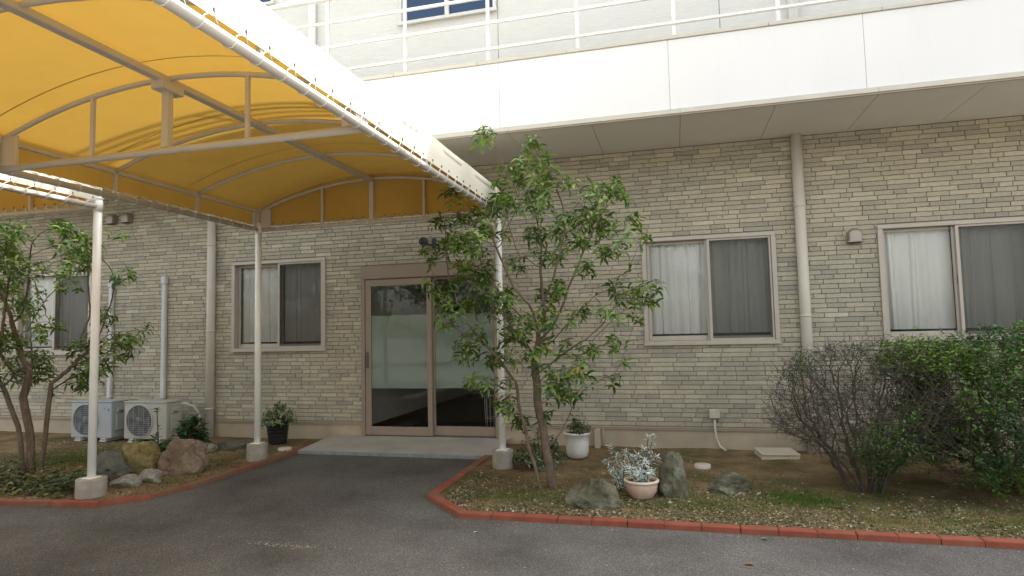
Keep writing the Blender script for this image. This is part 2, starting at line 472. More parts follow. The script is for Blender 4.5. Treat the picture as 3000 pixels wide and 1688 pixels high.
# kerb centre lines (outer top edge measured, blocks run inside of it)
KR = [(-2.25, -0.30), (-2.25, -2.62), (-1.76, -3.12), (0.4, -3.12), (5.0, -3.10)]
KL = [(-12.0, -3.62), (-6.1, -3.52), (-5.10, -3.40), (-4.84, -3.08), (-4.74, -2.55), (-4.74, -0.25)]
KH = 0.038
def soil_z(x, y):
    base = 0.022 + 0.012 * noise.noise(Vector((x * 1.7, y * 1.7, 0))) + 0.006 * noise.noise(Vector((x * 7, y * 7, 3)))
    return base
def inside(poly, x, y):
    c = False; n = len(poly)
    for i in range(n):
        x1, y1 = poly[i]; x2, y2 = poly[(i + 1) % n]
        if (y1 > y) != (y2 > y) and x < (x2 - x1) * (y - y1) / (y2 - y1) + x1: c = not c
    return c
def soil_from(poly_pts, name):
    # a sheet whose rim follows the kerb: columns between wall and kerb line
    b = MB(); nx = 220; ny = 44
    x0 = min(p[0] for p in poly_pts); x1 = max(p[0] for p in poly_pts)
    cols = []
    for i in range(nx + 1):
        x = x0 + (x1 - x0) * i / nx
        ys = []
        for (a, c) in zip(poly_pts[:-1], poly_pts[1:]):
            if abs(a[0] - c[0]) > 1e-6 and min(a[0], c[0]) - 1e-6 <= x <= max(a[0], c[0]) + 1e-6:
                ys.append(a[1] + (c[1] - a[1]) * (x - a[0]) / (c[0] - a[0]))
        yb = min(ys) if ys else -0.3
        for j in range(ny + 1):
            y = 0.02 + (yb - 0.02) * j / ny
            b.v.append((x, y, soil_z(x, y)))
    b.c = [(0.5,) * 3] * len(b.v)
    for i in range(nx):
        for j in range(ny):
            a = i * (ny + 1) + j
            b.f.append((a, a + 1, a + ny + 2, a + ny + 1)); b.mi.append(0); b.sm.append(True)
    tag(b.build(name, MAT['soil']), kind='structure')
soil_from([(-2.20, -0.3), (-2.20, -2.55), (-1.74, -3.06), (0.4, -3.06), (5.0, -3.04)], 'garden_soil')
soil_from([(-12.0, -3.56), (-6.1, -3.46), (-5.13, -3.34), (-4.90, -3.04), (-4.80, -2.55), (-4.80, -0.2)], 'garden_soil')

def kerb(line, block, width, name, side, worn):
    b = MB()
    pts = [Vector((p[0], p[1], 0)) for p in line]
    L = [0]
    for a, c in zip(pts[:-1], pts[1:]): L.append(L[-1] + (c - a).length)
    def at(s):
        for k in range(len(pts) - 1):
            if s <= L[k + 1] or k == len(pts) - 2:
                d = (pts[k + 1] - pts[k]).normalized(); return pts[k] + d * (s - L[k]), d, k
    def off(k0, p, d):
        return p + Vector((-d.y, d.x, 0)) * side * width
    # break at the corners too, so blocks turn with the line
    stops = set([0.0, L[-1]])
    for k in range(len(pts) - 1):
        n = max(1, round((L[k + 1] - L[k]) / block)); 
        for i in range(n + 1): stops.add(round(L[k] + (L[k + 1] - L[k]) * i / n, 5))
    stops = sorted(stops)
    def mitre(s):
        for k in range(1, len(pts) - 1):
            if abs(s - L[k]) < 1e-4:
                d1 = (pts[k] - pts[k - 1]).normalized(); d2 = (pts[k + 1] - pts[k]).normalized()
                n = (Vector((-d1.y, d1.x, 0)) + Vector((-d2.y, d2.x, 0))); n.normalize()
                c = n.dot(Vector((-d1.y, d1.x, 0)))
                return pts[k], n / c
        p, d, k = at(s); return p, Vector((-d.y, d.x, 0))
    for s0, s1 in zip(stops[:-1], stops[1:]):
        p0, n0 = mitre(s0); p1, n1 = mitre(s1); d = (p1 - p0).normalized(); gap = 0.0025
        p0 = p0 + d * gap; p1 = p1 - d * gap
        q0 = p0 + n0 * side * width; q1 = p1 + n1 * side * width
        h = KH + rng.uniform(-0.002, 0.003)
        w = worn(p0.x, p0.y)
        w = min(1, max(0, w + rng.uniform(-0.15, 0.15)))
        b.col = (w, w, w)
        e = 0.006
        jit = Vector((rng.uniform(-.002, .002), rng.uniform(-.002, .002), 0))
        def ring(z, ins):
            c = (p0 + p1 + q0 + q1) / 4
            out = []
            for v in (p0, p1, q1, q0):
                dv = (c - v); dv.normalize()
                out.append(v + dv * ins + jit + Vector((0, 0, z)))
            return out
        vs = ring(-0.02, 0) + ring(h - e, 0) + ring(h, e * 1.4)
        fs = []
        for r in (0, 1):
            for k in range(4):
                fs.append((r * 4 + k, r * 4 + (k + 1) % 4, r * 4 + 4 + (k + 1) % 4, r * 4 + 4 + k))
        fs.append((8, 9, 10, 11))
        if side < 0: fs = [f[::-1] for f in fs]
        b.add(vs, fs)
    o = b.build(name, MAT['kerb'], colors=True)
    tag(o, kind='structure')
    return o
kerb(KR, 0.262, 0.088, 'kerb', 1, lambda x, y: 1.0 if x < -1.78 else 0.05)
kerb(KL, 0.60, 0.078, 'kerb', 1, lambda x, y: 0.85 if (y > -3.3 and y < -0.9) else (0.5 if x < -5.6 else 0.12))

b = MB()
vs = [(-4.74, -0.88, -0.01), (-2.16, -0.88, -0.01), (-2.16, -0.88, 0.030), (-4.74, -0.88, 0.030),
      (-4.74, -0.870, 0.036), (-2.16, -0.870, 0.036), (-2.16, 0.03, 0.098), (-4.74, 0.03, 0.098)]
b.add(vs, [(0, 1, 2, 3), (3, 2, 5, 4)], 1)
b.add(vs, [(4, 5, 6, 7)], 0)
tag(b.build('entrance_slab_pavement', [MAT['concrete_slab'], MAT['slab_edge']]), kind='structure')

# ------------------------------------------------------------------ building
bld = thing('brick_building', 'two-tone building with beige brick siding below and a white balcony band', 'building')
WX0, WX1 = -12.6, 6.2
ZB, ZS = 0.285, 3.76
WIN = [(-10.64, 1.29), (-6.42, 1.29), (-0.365, 1.29), (2.31, 1.29)]
WW, WH = 1.555, 1.33
DOOR = (-4.27, -2.28, 0.09, 2.46)
openings = [(x, x + WW, z, z + WH) for x, z in WIN] + [DOOR]

def brick_wall():
    b = MB(); h = (ZS - ZB) / 62; gap = 0.0023
    tones = [((0.465, 0.412, 0.305), 26), ((0.415, 0.368, 0.275), 34), ((0.375, 0.335, 0.255), 20), ((0.335, 0.308, 0.238), 14),
             ((0.295, 0.275, 0.22), 7), ((0.52, 0.475, 0.36), 7), ((0.325, 0.285, 0.23), 6)]
    pool = [c for c, w in tones for _ in range(w)]
    r = random.Random(5)
    for k in range(62):
        z0 = ZB + k * h; z1 = z0 + h
        x = WX0 - r.random() * 0.3
        while x < WX1:
            L = r.choice((0.13, 0.17, 0.20, 0.23, 0.26, 0.26, 0.30, 0.33))
            xa, xb = x, x + L; x = xb
            segs = [(max(xa, WX0), min(xb, WX1))]
            for (a, c, e, f) in openings:
                if z1 > e + 0.01 and z0 < f - 0.01:
                    ns = []
                    for (p, q) in segs:
                        if q <= a or p >= c: ns.append((p, q)); continue
                        if p < a: ns.append((p, a))
                        if q > c: ns.append((c, q))
                    segs = ns
            col = pool[r.randrange(len(pool))]
            j = r.uniform(0.93, 1.07)
            b.col = tuple((c * .70 + a_ * .30) * j * 1.07 for c, a_ in zip(col, (0.405, 0.372, 0.308)))
            dy = r.uniform(-0.0015, 0.002)
            for (p, q) in segs:
                if q - p < 0.015: continue
                za, zb = z0, z1
                for (a, c, e, f) in openings:      # trim rows to the frame edge
                    if p < c and q > a:
                        if za < e < zb: zb = e
                        if za < f < zb: za = f
                p2, q2, a2, b2 = p + gap, q - gap, za + gap, zb - gap
                ch = 0.0035; y = -0.014 + dy
                vs = [(p2, -0.001, a2), (q2, -0.001, a2), (q2, -0.001, b2), (p2, -0.001, b2),
                      (p2 + ch * .2, y + ch, a2 + ch * .2), (q2 - ch * .2, y + ch, a2 + ch * .2), (q2 - ch * .2, y + ch, b2 - ch * .2), (p2 + ch * .2, y + ch, b2 - ch * .2),
                      (p2 + ch, y, a2 + ch), (q2 - ch, y, a2 + ch), (q2 - ch, y, b2 - ch), (p2 + ch, y, b2 - ch)]
                fs = [(8, 9, 10, 11)]
                for rr in (0, 4):
                    for m in range(4): fs.append((rr + m, rr + (m + 1) % 4, rr + 4 + (m + 1) % 4, rr + 4 + m))
                b.add(vs, fs)
    return b.build('brick_siding', MAT['brick'], bld, colors=True)
brick_wall()

# backing wall with the openings left out
b = MB()
xs = sorted(set([WX0, WX1] + [o[0] for o in openings] + [o[1] for o in openings]))
for xa, xb in zip(xs[:-1], xs[1:]):
    op = [o for o in openings if o[0] <= xa + 1e-6 and o[1] >= xb - 1e-6]
    if not op: b.box(xa, xb, 0.0, 0.16, 0.24, ZS)
    else:
        e, f = op[0][2], op[0][3]
        if e > 0.25: b.box(xa, xb, 0.0, 0.16, 0.24, e)
        b.box(xa, xb, 0.0, 0.16, f, ZS)
b.build('backing_wall', MAT['mortar'], bld)
b = MB()
for xa, xb in ((WX0, DOOR[0]), (DOOR[1], WX1)):
    b.box(xa, xb, 0.006, 0.17, -0.1, 0.2405)
b.build('foundation', MAT['foundation'], bld)
b = MB()
for xa, xb in ((WX0, DOOR[0] - 0.002), (DOOR[1] + 0.002, WX1)):
    b.box(xa, xb, -0.022, -0.002, 0.262, 0.281, 0, 0.002)
    b.box(xa, xb, -0.016, -0.002, 0.241, 0.258, 0, 0.002)
b.build('base_trim', MAT['trim'], bld)

# soffit boards, fascia band, coping
YF = -1.28
b = MB()
x = -12.57 + 0.005
sx = [0.14 + 0.952 * k for k in range(-14, 8)]
for xa, xb in zip(sx[:-1], sx[1:]):
    b.box(xa + 0.003, xb - 0.003, YF + 0.02, -0.02, ZS, ZS + 0.012)
b.box(WX0 - 1.5, WX1 + 1.5, YF + 0.02, 0.15, ZS + 0.008, ZS + 0.03, 1)
b.build('soffit', [MAT['soffit'], MAT['mortar']], bld)
b = MB()
fx = [0.04 + 1.885 * k for k in range(-7, 5)]
for xa, xb in zip(fx[:-1], fx[1:]):
    b.box(xa + 0.002, xb - 0.002, YF - 0.012, YF + 0.015, 3.815, 4.575, 0, 0.0015)
b.box(fx[0], fx[-1], YF - 0.002, YF + 0.06, 3.78, 4.57, 1)
b.build('fascia_band', [MAT['fascia'], MAT['fascia_trim']], bld)
b = MB()
for xa, xb in zip(fx[:-1], fx[1:]):
    b.box(xa + 0.10, xb + 0.098, YF - 0.028, YF + 0.01, 3.762, 3.808, 0, 0.002)
    b.box(xa + 0.10, xb + 0.098, YF - 0.014, YF + 0.01, 3.745, 3.7615, 1)
b.build('fascia_drip_trim', [MAT['fascia_trim'], MAT['trim']], bld)
b = MB()
for k in range(-12, 8):
    b.box(0.5 + k * 1.05 - 0.5, 0.5 + (k + 1) * 1.05 - 0.503, YF - 0.03, YF + 0.20, 4.578, 4.62, 0, 0.004)
b.build('balcony_coping', MAT['fascia_trim'], bld)
b = MB()
b.box(fx[0], fx[-1], YF + 0.07, 0.0, 3.80, 4.50)
b.build('balcony_floor', MAT['concrete_slab'], bld)

# balcony railing
rl = MB()
for z, h, w in ((4.775, 0.028, 0.04), (5.09, 0.034, 0.03), (5.405, 0.034, 0.03)):
    rl.box(-12.0, 5.5, -1.25 - w / 2, -1.25 + w / 2, z - h / 2, z + h / 2, 0, 0.003)
rl.box(-12.0, 5.5, -1.285, -1.215, 5.70, 5.745, 0, 0.006)
rail = rl.build('balcony_railing', MAT['white_paint'], bld)
for k in range(-9, 6):
    x = -4.08 + 1.048 * (k)
    if x < -12 or x > 5.4: continue
    p = MB(); p.box(x - 0.019, x + 0.019, -1.245, -1.207, 4.6205, 5.70, 0, 0.003)
    p.box(x - 0.04, x + 0.04, -1.27, -1.18, 4.6202, 4.628, 0, 0.002)
    p.build('railing_post', MAT['white_paint'], rail)

# upper wall and the storeys that shade the yard
UP = [(-3.66, -2.21, 5.90, 7.2), (-7.15, -5.72, 6.55, 7.2)]
b = MB()
pz = [4.40, 7.0, 10.0]
def wall_with(b, x0, x1, z0, z1, ops, y0, y1):
    xs = sorted(set([x0, x1] + [v for o in ops for v in (o[0], o[1])]))
    for xa, xb in zip(xs[:-1], xs[1:]):
        op = [o for o in ops if o[0] <= xa + 1e-6 and o[1] >= xb - 1e-6]
        if not op: b.box(xa, xb, y0, y1, z0, z1)
        else:
            b.box(xa, xb, y0, y1, z0, op[0][2]); b.box(xa, xb, y0, y1, op[0][3], z1)
joints = [WX0, -5.09, -2.20, 0.69, 3.59, WX1]
for xa, xb in zip(joints[:-1], joints[1:]):
    ops = [o for o in UP if o[0] >= xa and o[1] <= xb + .001]
    wall_with(b, xa + 0.004, xb - 0.004, 3.80, 8.8, ops, 0.0, 0.15)
b.build('upper_wall', MAT['upper'], bld)
b = MB()
for j in joints[1:-1]:
    b = MB(); b.box(j - 0.006, j + 0.006, 0.006, 0.1, 3.80, 8.79); b.build('wall_joint', MAT['bronze_dark'], bld)
b = MB(); b.box(WX0, WX1, 0.16, 9.0, 3.86, 4.0); b.box(WX0, WX1, 0.16, 9.0, 8.5, 8.75)
b.box(WX0, WX1, 8.8, 9.0, 0, 8.49); b.box(WX0, WX0 + .15, 0.171, 8.79, 0, 8.49); b.box(WX1 - .15, WX1, 0.171, 8.79, 0, 8.49)
b.build('rear_walls', MAT['upper'], bld)
b = MB(); b.box(WX0 - .3, WX1 + .3, -0.25, 9.2, 8.802, 9.0, 0, 0.01)
b.build('roof', MAT['fascia_trim'], bld)
b = MB()
for z in (9.55, 9.75, 9.95, 10.15): b.box(WX0, WX1, -0.12, -0.08, z - 0.02, z + 0.02)
for k in range(18): b.box(WX0 + .1 + k * 1.08, WX0 + .14 + k * 1.08, -0.115, -0.085, 9.0, 10.13)
b.build('roof_railing', MAT['white_paint'], bld)

for (xa, xb, za, zb) in UP:
    w = MB(); t = 0.045
    w.box(xa + .002, xb - .002, -0.05, 0.06, za + .002, za + t); w.box(xa + .002, xb - .002, -0.05, 0.06, zb - t, zb)
    w.box(xa + .002, xa + t, -0.048, 0.06, za + t, zb - t); w.box(xb - t, xb - .002, -0.048, 0.06, za + t, zb - t)
    m = (xa + xb) / 2; w.box(m - .03, m + .03, -0.03, 0.05, za + t, zb - t)
    w.box(xa - .02, xb + .02, -0.075, -0.05, za - .012, za + .012)
    wo = w.build('window', MAT['white_glaze'], bld)
    gl = MB(); gl.add([(xa + t, 0.01, za + t), (xb - t, 0.01, za + t), (xb - t, 0.01, zb - t), (xa + t, 0.01, zb - t)], [(0, 1, 2, 3)])
    gl.build('pane', MAT['glass_upper'], wo)
    bd = MB(); bd.box(xa, xb, 0.12, 0.13, za, zb); bd.build('blind', simple('blind', (0.05, 0.075, 0.11), 0.8), wo)

# lower windows
def curtain(x0, x1, z0, z1, y, seed, folds, label):
    r = random.Random(seed); nx = 150; nz = 14
    b = MB(); ph = [r.uniform(0, 6.28) for _ in range(6)]
    knots = sorted(r.uniform(0, 1) for _ in range(folds))
    for j in range(nz + 1):
        v = j / nz; z = z0 + (z1 - z0) * v
        for i in range(nx + 1):
            u = i / nx
            d = 0.012 * math.sin(u * folds * 6.28 * 0.9 + ph[0] + 0.7 * math.sin(u * 9 + ph[1]) + (1 - v) * 0.8 * math.sin(ph[2] + u * 5))
            for q, kx in enumerate(knots):
                kk = kx + 0.03 * (1 - v) * math.sin(ph[3] + q)
                d -= 0.028 * math.exp(-((u - kk) / 0.011) ** 2)
            d += 0.006 * math.sin(u * 40 + ph[4] + v * 2)
            b.v.append((x0 + (x1 - x0) * u, y + d, z))
    b.c = [(0.5,) * 3] * len(b.v)
    for j in range(nz):
        for i in range(nx):
            a = j * (nx + 1) + i
            b.f.append((a, a + 1, a + nx + 2, a + nx + 1)); b.mi.append(0); b.sm.append(True)
    # folded hem: a second layer just behind
    n0 = len(b.v)
    for j in (0, 1):
        for i in range(nx + 1):
            p = b.v[i]; b.v.append((p[0], p[1] + 0.004, z0 + (0.001 if j == 0 else 0.075)))
    for i in range(nx):
        b.f.append((n0 + i, n0 + i + 1, n0 + nx + 2 + i, n0 + nx + 1 + i)); b.mi.append(0); b.sm.append(True)
    b.c = [(0.5,) * 3] * len(b.v)
    o = b.build('curtain', MAT['curtain'])
    tag(o, label, 'curtain', 'white net curtains behind the ground floor windows')
    return o

def window(x0, z0, curtain_labels, seed):
    x1 = x0 + WW; z1 = z0 + WH; f = MB(); t = 0.042
    yo = -0.042
    # outer frame, mitred look: head and sill between jambs
    f.box(x0 - .012, x1 + .012, yo, 0.10, z1 - t, z1 + .006, 0, 0.003)
    f.box(x0 - .012, x1 + .012, yo, 0.10, z0 - .006, z0 + t, 0, 0.003)
    f.box(x0 - .012, x0 + t, yo + .001, 0.10, z0 + t + .0005, z1 - t - .0005, 0, 0.003)
    f.box(x1 - t, x1 + .012, yo + .001, 0.10, z0 + t + .0005, z1 - t - .0005, 0, 0.003)
    f.box(x0 + t, x1 - t, 0.075, 0.10, z0 + t, z0 + t + .012)
    # projecting sill lip
    f.box(x0 - .025, x1 + .025, yo - .018, yo - .001, z0 - .012, z0 + .012, 0, 0.003)
    fo = f.build('window', MAT['bronze'], bld)
    xm = x0 + WW * 0.5
    def sash(xa, xb, y, name, topw, botw):
        s = MB(); za, zb = z0 + t + .002, z1 - t - .002; w = 0.036
        s.box(xa, xa + w, y, y + .028, za, zb, 0, 0.002); s.box(xb - w, xb, y, y + .028, za, zb, 0, 0.002)
        s.box(xa + w, xb - w, y + .001, y + .027, zb - topw, zb, 0, 0.002)
        s.box(xa + w, xb - w, y + .001, y + .027, za, za + botw, 0, 0.002)
        so_ = s.build(name, MAT['bronze'], fo)
        g2 = MB(); q = y + .014
        g2.add([(xa + w, q, za + botw), (xb - w, q, za + botw), (xb - w, q, zb - topw), (xa + w, q, zb - topw)], [(0, 1, 2, 3)])
        g2.build('pane', MAT['glass'], fo)
    sash(x0 + t + .003, xm + .03, 0.045, 'left_sash', .034, .06)
    sash(xm - .03, x1 - t - .003, 0.012, 'right_sash', .034, .05)
    # insect screen over the right half
    s = MB(); xa, xb, za, zb, w = xm - .005, x1 - t - .004, z0 + t + .001, z1 - t - .001, .022; y = -0.024
    s.box(xa, xa + w + .012, y, y + .016, za, zb, 0, .002); s.box(xb - w, xb, y, y + .016, za, zb, 0, .002)
    s.box(xa + w + .012, xb - w, y + .001, y + .015, zb - w, zb); s.box(xa + w + .012, xb - w, y + .001, y + .015, za, za + w)
    s.build('screen_frame', MAT['bronze'], fo)
    n = MB(); n.add([(xa + w, y + .008, za + w), (xb - w, y + .008, za + w), (xb - w, y + .008, zb - w), (xa + w, y + .008, zb - w)], [(0, 1, 2, 3)])
    n.build('insect_screen', MAT['screen'], fo)
    l = MB(); l.box(xm - .004, xm + .010, 0.0, .011, z0 + .62, z0 + .72, 0, .002); l.build('latch', MAT['bronze_dark'], fo)
    cz0 = z0 + t + 0.085
    curtain(x0 + 0.03, xm + 0.0, cz0, z1 - 0.02, 0.132, seed, 5, curtain_labels[0])
    curtain(xm + 0.02, x1 - 0.04, cz0, z1 - 0.02, 0.132, seed + 50, 5, curtain_labels[1])

window(WIN[0][0], WIN[0][1], ('bright white net curtain behind the left tree at the photo edge', 'net curtain behind the dark screen beside the near-left canopy post'), 3)
window(WIN[1][0], WIN[1][1], ('white net curtain crossed by a canopy post left of the door', 'grey net curtain behind dark screen next to the glass door'), 8)
window(WIN[2][0], WIN[2][1], ('pale net curtain in the window right of the tree', 'grey net curtain behind dark screen beside the right downpipe'), 15)
window(WIN[3][0], WIN[3][1], ('bright net curtain with strong folds right of the vent hood', 'grey net curtain behind dark screen at the right photo edge'), 23)

# entrance door
dx0, dx1, dz0, dz1 = DOOR
f = MB()
f.box(dx0 - .005, dx1 + .005, -0.06, 0.12, 2.275, dz1, 0, .004)            # header
f.box(dx0 - .005, dx0 + .05, -0.058, 0.12, dz0, 2.2745, 0, .003)
f.box(dx1 - .045, dx1 + .005, -0.058, 0.12, dz0, 2.2745, 0, .003)
f.box(dx0 + .05, dx1 - .045, -0.02, 0.10, dz0, dz0 + .018, 1)
f.box(dx0 + .05, dx1 - .045, -0.05, 0.10, 2.262, 2.2745, 1)
door = f.build('entrance_door', [MAT['door_bronze'], MAT['bronze_dark']], bld)
def leaf_frame(xa, xb, y, ws, wm, top, bot, name):
    s = MB(); za, zb = dz0 + .02, 2.26
    s.box(xa, xa + ws, y, y + .04, za, zb, 0, .003); s.box(xb - wm, xb, y, y + .04, za, zb, 0, .003)
    s.box(xa + ws, xb - wm, y + .001, y + .039, zb - top, zb, 0, .003); s.box(xa + ws, xb - wm, y + .001, y + .039, za, za + bot, 0, .003)
    s.build(name, MAT['door_bronze'], door)
    q = y + .02; A, B, C, D = xa + ws, xb - wm, za + bot, zb - top
    g2 = MB(); g2.add([(A, q, C), (B, q, C), (B, q, D), (A, q, D)], [(0, 1, 2, 3)]); g2.build('glass_pane', MAT['door_glass'], door)
    g3 = MB(); g3.add([(A, q + .006, 0.745), (B, q + .006, 0.745), (B, q + .006, 1.755), (A, q + .006, 1.755)], [(0, 1, 2, 3)]); g3.build('frosted_band', MAT['film'], door)
leaf_frame(-4.215, -3.225, -0.045, 0.085, 0.065, 0.09, 0.115, 'sliding_leaf')
leaf_frame(-3.275, -2.325, 0.01, 0.075, 0.035, 0.025, 0.125, 'fixed_leaf')
h = MB(); h.box(-4.205, -4.165, -0.058, -0.046, 1.03, 1.25, 0, .004); h.box(-4.196, -4.174, -0.066, -0.0585, 1.16, 1.21, 0, .003); h.box(-4.196, -4.174, -0.066, -0.0585, 1.06, 1.10, 0, .003)
h.build('door_handle', MAT['bronze_dark'], door)

# entrance hall seen through the glass, and plain rooms behind the windows
b = MB()
b.box(-4.50, -4.30, 0.18, 4.6, 0.10, 3.0); b.box(-1.5, -1.4, 0.18, 4.6, 0.10, 3.0)
b.box(-4.3, -1.5, 4.6, 4.7, 0.10, 3.0); b.box(-4.3, -1.5, 0.18, 4.6, 2.75, 2.85)
b.build('hall_walls', MAT['interior_wall'], bld)
b = MB(); b.box(-4.30, -1.5, 0.12, 4.6, -0.1, 0.10); b.build('hall_floor', MAT['interior_floor'], bld)
b = MB(); b.box(-4.30, -4.285, 0.2, 4.59, 0.101, 0.20); b.box(-4.284, -1.51, 4.58, 4.599, 0.101, 0.20); b.build('hall_baseboard', MAT['baseboard'], bld)
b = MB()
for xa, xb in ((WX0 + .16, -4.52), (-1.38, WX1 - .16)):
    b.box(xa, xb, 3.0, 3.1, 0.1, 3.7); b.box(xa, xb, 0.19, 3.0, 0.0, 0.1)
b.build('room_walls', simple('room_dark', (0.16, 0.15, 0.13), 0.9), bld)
m_ = MB(); m_.box(-3.9, -2.6, 0.35, 1.25, 0.1015, 0.114, 0, .003)
tag(m_.build('floor_mat', MAT['mat']), 'black doormat on the hall floor behind the glass door', 'mat')
st = MB()
for k in range(12):
    a = k * math.pi / 6
    st.tube([(-2.52 + .09 * math.cos(a), 0.42 + .09 * math.sin(a), 0.11), (-2.52 + .11 * math.cos(a), 0.42 + .11 * math.sin(a), 0.62)], .004, 5)
for z, r_ in ((.115, .09), (.3, .097), (.62, .11)):
    st.tube([(-2.52 + r_ * math.cos(k * math.pi / 8), .42 + r_ * math.sin(k * math.pi / 8), z) for k in range(17)], .005, 5)
tag(st.build('umbrella_stand', MAT['white_glaze']), 'white wire stand inside the glass door at its right', 'stand')

# downpipes
def downpipe(x, z0, z1, r, name='downpipe', y=-0.075, mat='pipe'):
    b = MB(); b.tube([(x, y, z0), (x, y, z1)], r, 24)
    for z in [z0 + 0.45, z0 + 1.6, z0 + 2.9]:
        if z < z1 - .1:
            b.tube([(x, y, z - .012), (x, y, z + .012)], r + .005, 24)
            b.box(x - .012, x + .012, y + r, -0.014, z - .01, z + .01)
    return b.build(name, MAT[mat], bld)
downpipe(1.48, 0.0, 3.759, 0.062)
downpipe(-6.76, 0.0, 3.759, 0.062)
downpipe(-5.04, 4.51, 8.78, 0.055, mat='white_paint')
downpipe(1.53, 4.51, 8.78, 0.055, mat='white_paint')

# vent hoods
def vent(x, z):
    b = MB(); n = 16; R = 0.073
    prof = []
    b.tube([(x, -0.012, z), (x, -0.020, z)], R + .022, 28)           # wall flange
    # hood: half-round top, open at the bottom, leaning forward
    vs = []; fs = []
    L = [(-0.02, 1.0), (-0.06, 1.0), (-0.09, 0.93), (-0.108, 0.75), (-0.116, 0.45), (-0.118, 0.0)]
    path = [(-1, -1.15)] + [(-math.cos(math.pi * k / n), math.sin(math.pi * k / n)) for k in range(n + 1)] + [(1, -1.15)]
    for (yy, s_) in L:
        for (a, c) in path:
            cz = c * R * (s_ if c > 0 else 1)
            vs.append((x + a * R * (0.55 + .45 * s_ if c >= 0 else 0.62 + .38 * s_), yy, z + cz))
    m = len(path)
    for i in range(len(L) - 1):
        for k in range(m - 1):
            fs.append((i * m + k, i * m + k + 1, (i + 1) * m + k + 1, (i + 1) * m + k))
    fs.append(tuple((len(L) - 1) * m + k for k in range(m)))
    b.add(vs, fs, 0, True)
    b.box(x - R - .012, x + R + .012, -0.124, -0.02, z - R * 1.15 - .012, z - R * 1.15 - .001, 0, .002)
    b.box(x - R + .006, x + R - .006, -0.105, -0.03, z - R * 1.15 - .0155, z - R * 1.15 - .0125, 1)
    return b.build('vent_hood', [MAT['silver_metal'], MAT['dark']], bld)
vent(2.05, 2.53); vent(-8.68, 3.45); vent(-8.38, 3.45); vent(-9.8, 3.45)

# wall camera over the door
b = MB()
b.box(-3.20, -3.14, -0.05, -0.0145, 2.66, 2.80, 0, .008)
b.tube([(-3.17, -0.05, 2.73), (-3.19, -0.10, 2.70), (-3.24, -0.12, 2.71)], .016, 10)
b.lathe([(0.0, -0.06), (.035, -.06), (.056, -.035), (.060, 0), (.055, .04), (.03, .058), (0, .06)], (-3.28, -0.14, 2.745), 24, 0, 'y')
b.lathe([(.0, -.064), (.042, -.064), (.046, -.058)], (-3.28, -0.14, 2.745), 24, 1, 'y')
tag(b.build('wall_camera', [MAT['fan_dark'], MAT['black_plastic']]), 'small dark round sensor lamp fixed on brick above the door', 'lamp')

# socket box with its hose
b = MB(); b.box(0.352, 0.478, -0.085, -0.0145, 0.395, 0.505, 0, .008); b.box(0.36, 0.47, -0.089, -0.0855, 0.403, 0.497, 0, .003)
jb = b.build('junction_box', MAT['disc_white']); tag(jb, 'square pale socket box with grey hose under the right window', 'socket box')
b = MB(); b.tube([(0.415, -0.05, 0.40), (0.413, -0.05, 0.28), (0.425, -0.055, 0.16), (0.46, -0.075, 0.07), (0.53, -0.10, 0.02)], .013, 10)
b.build('hose', MAT['pipe'], jb)

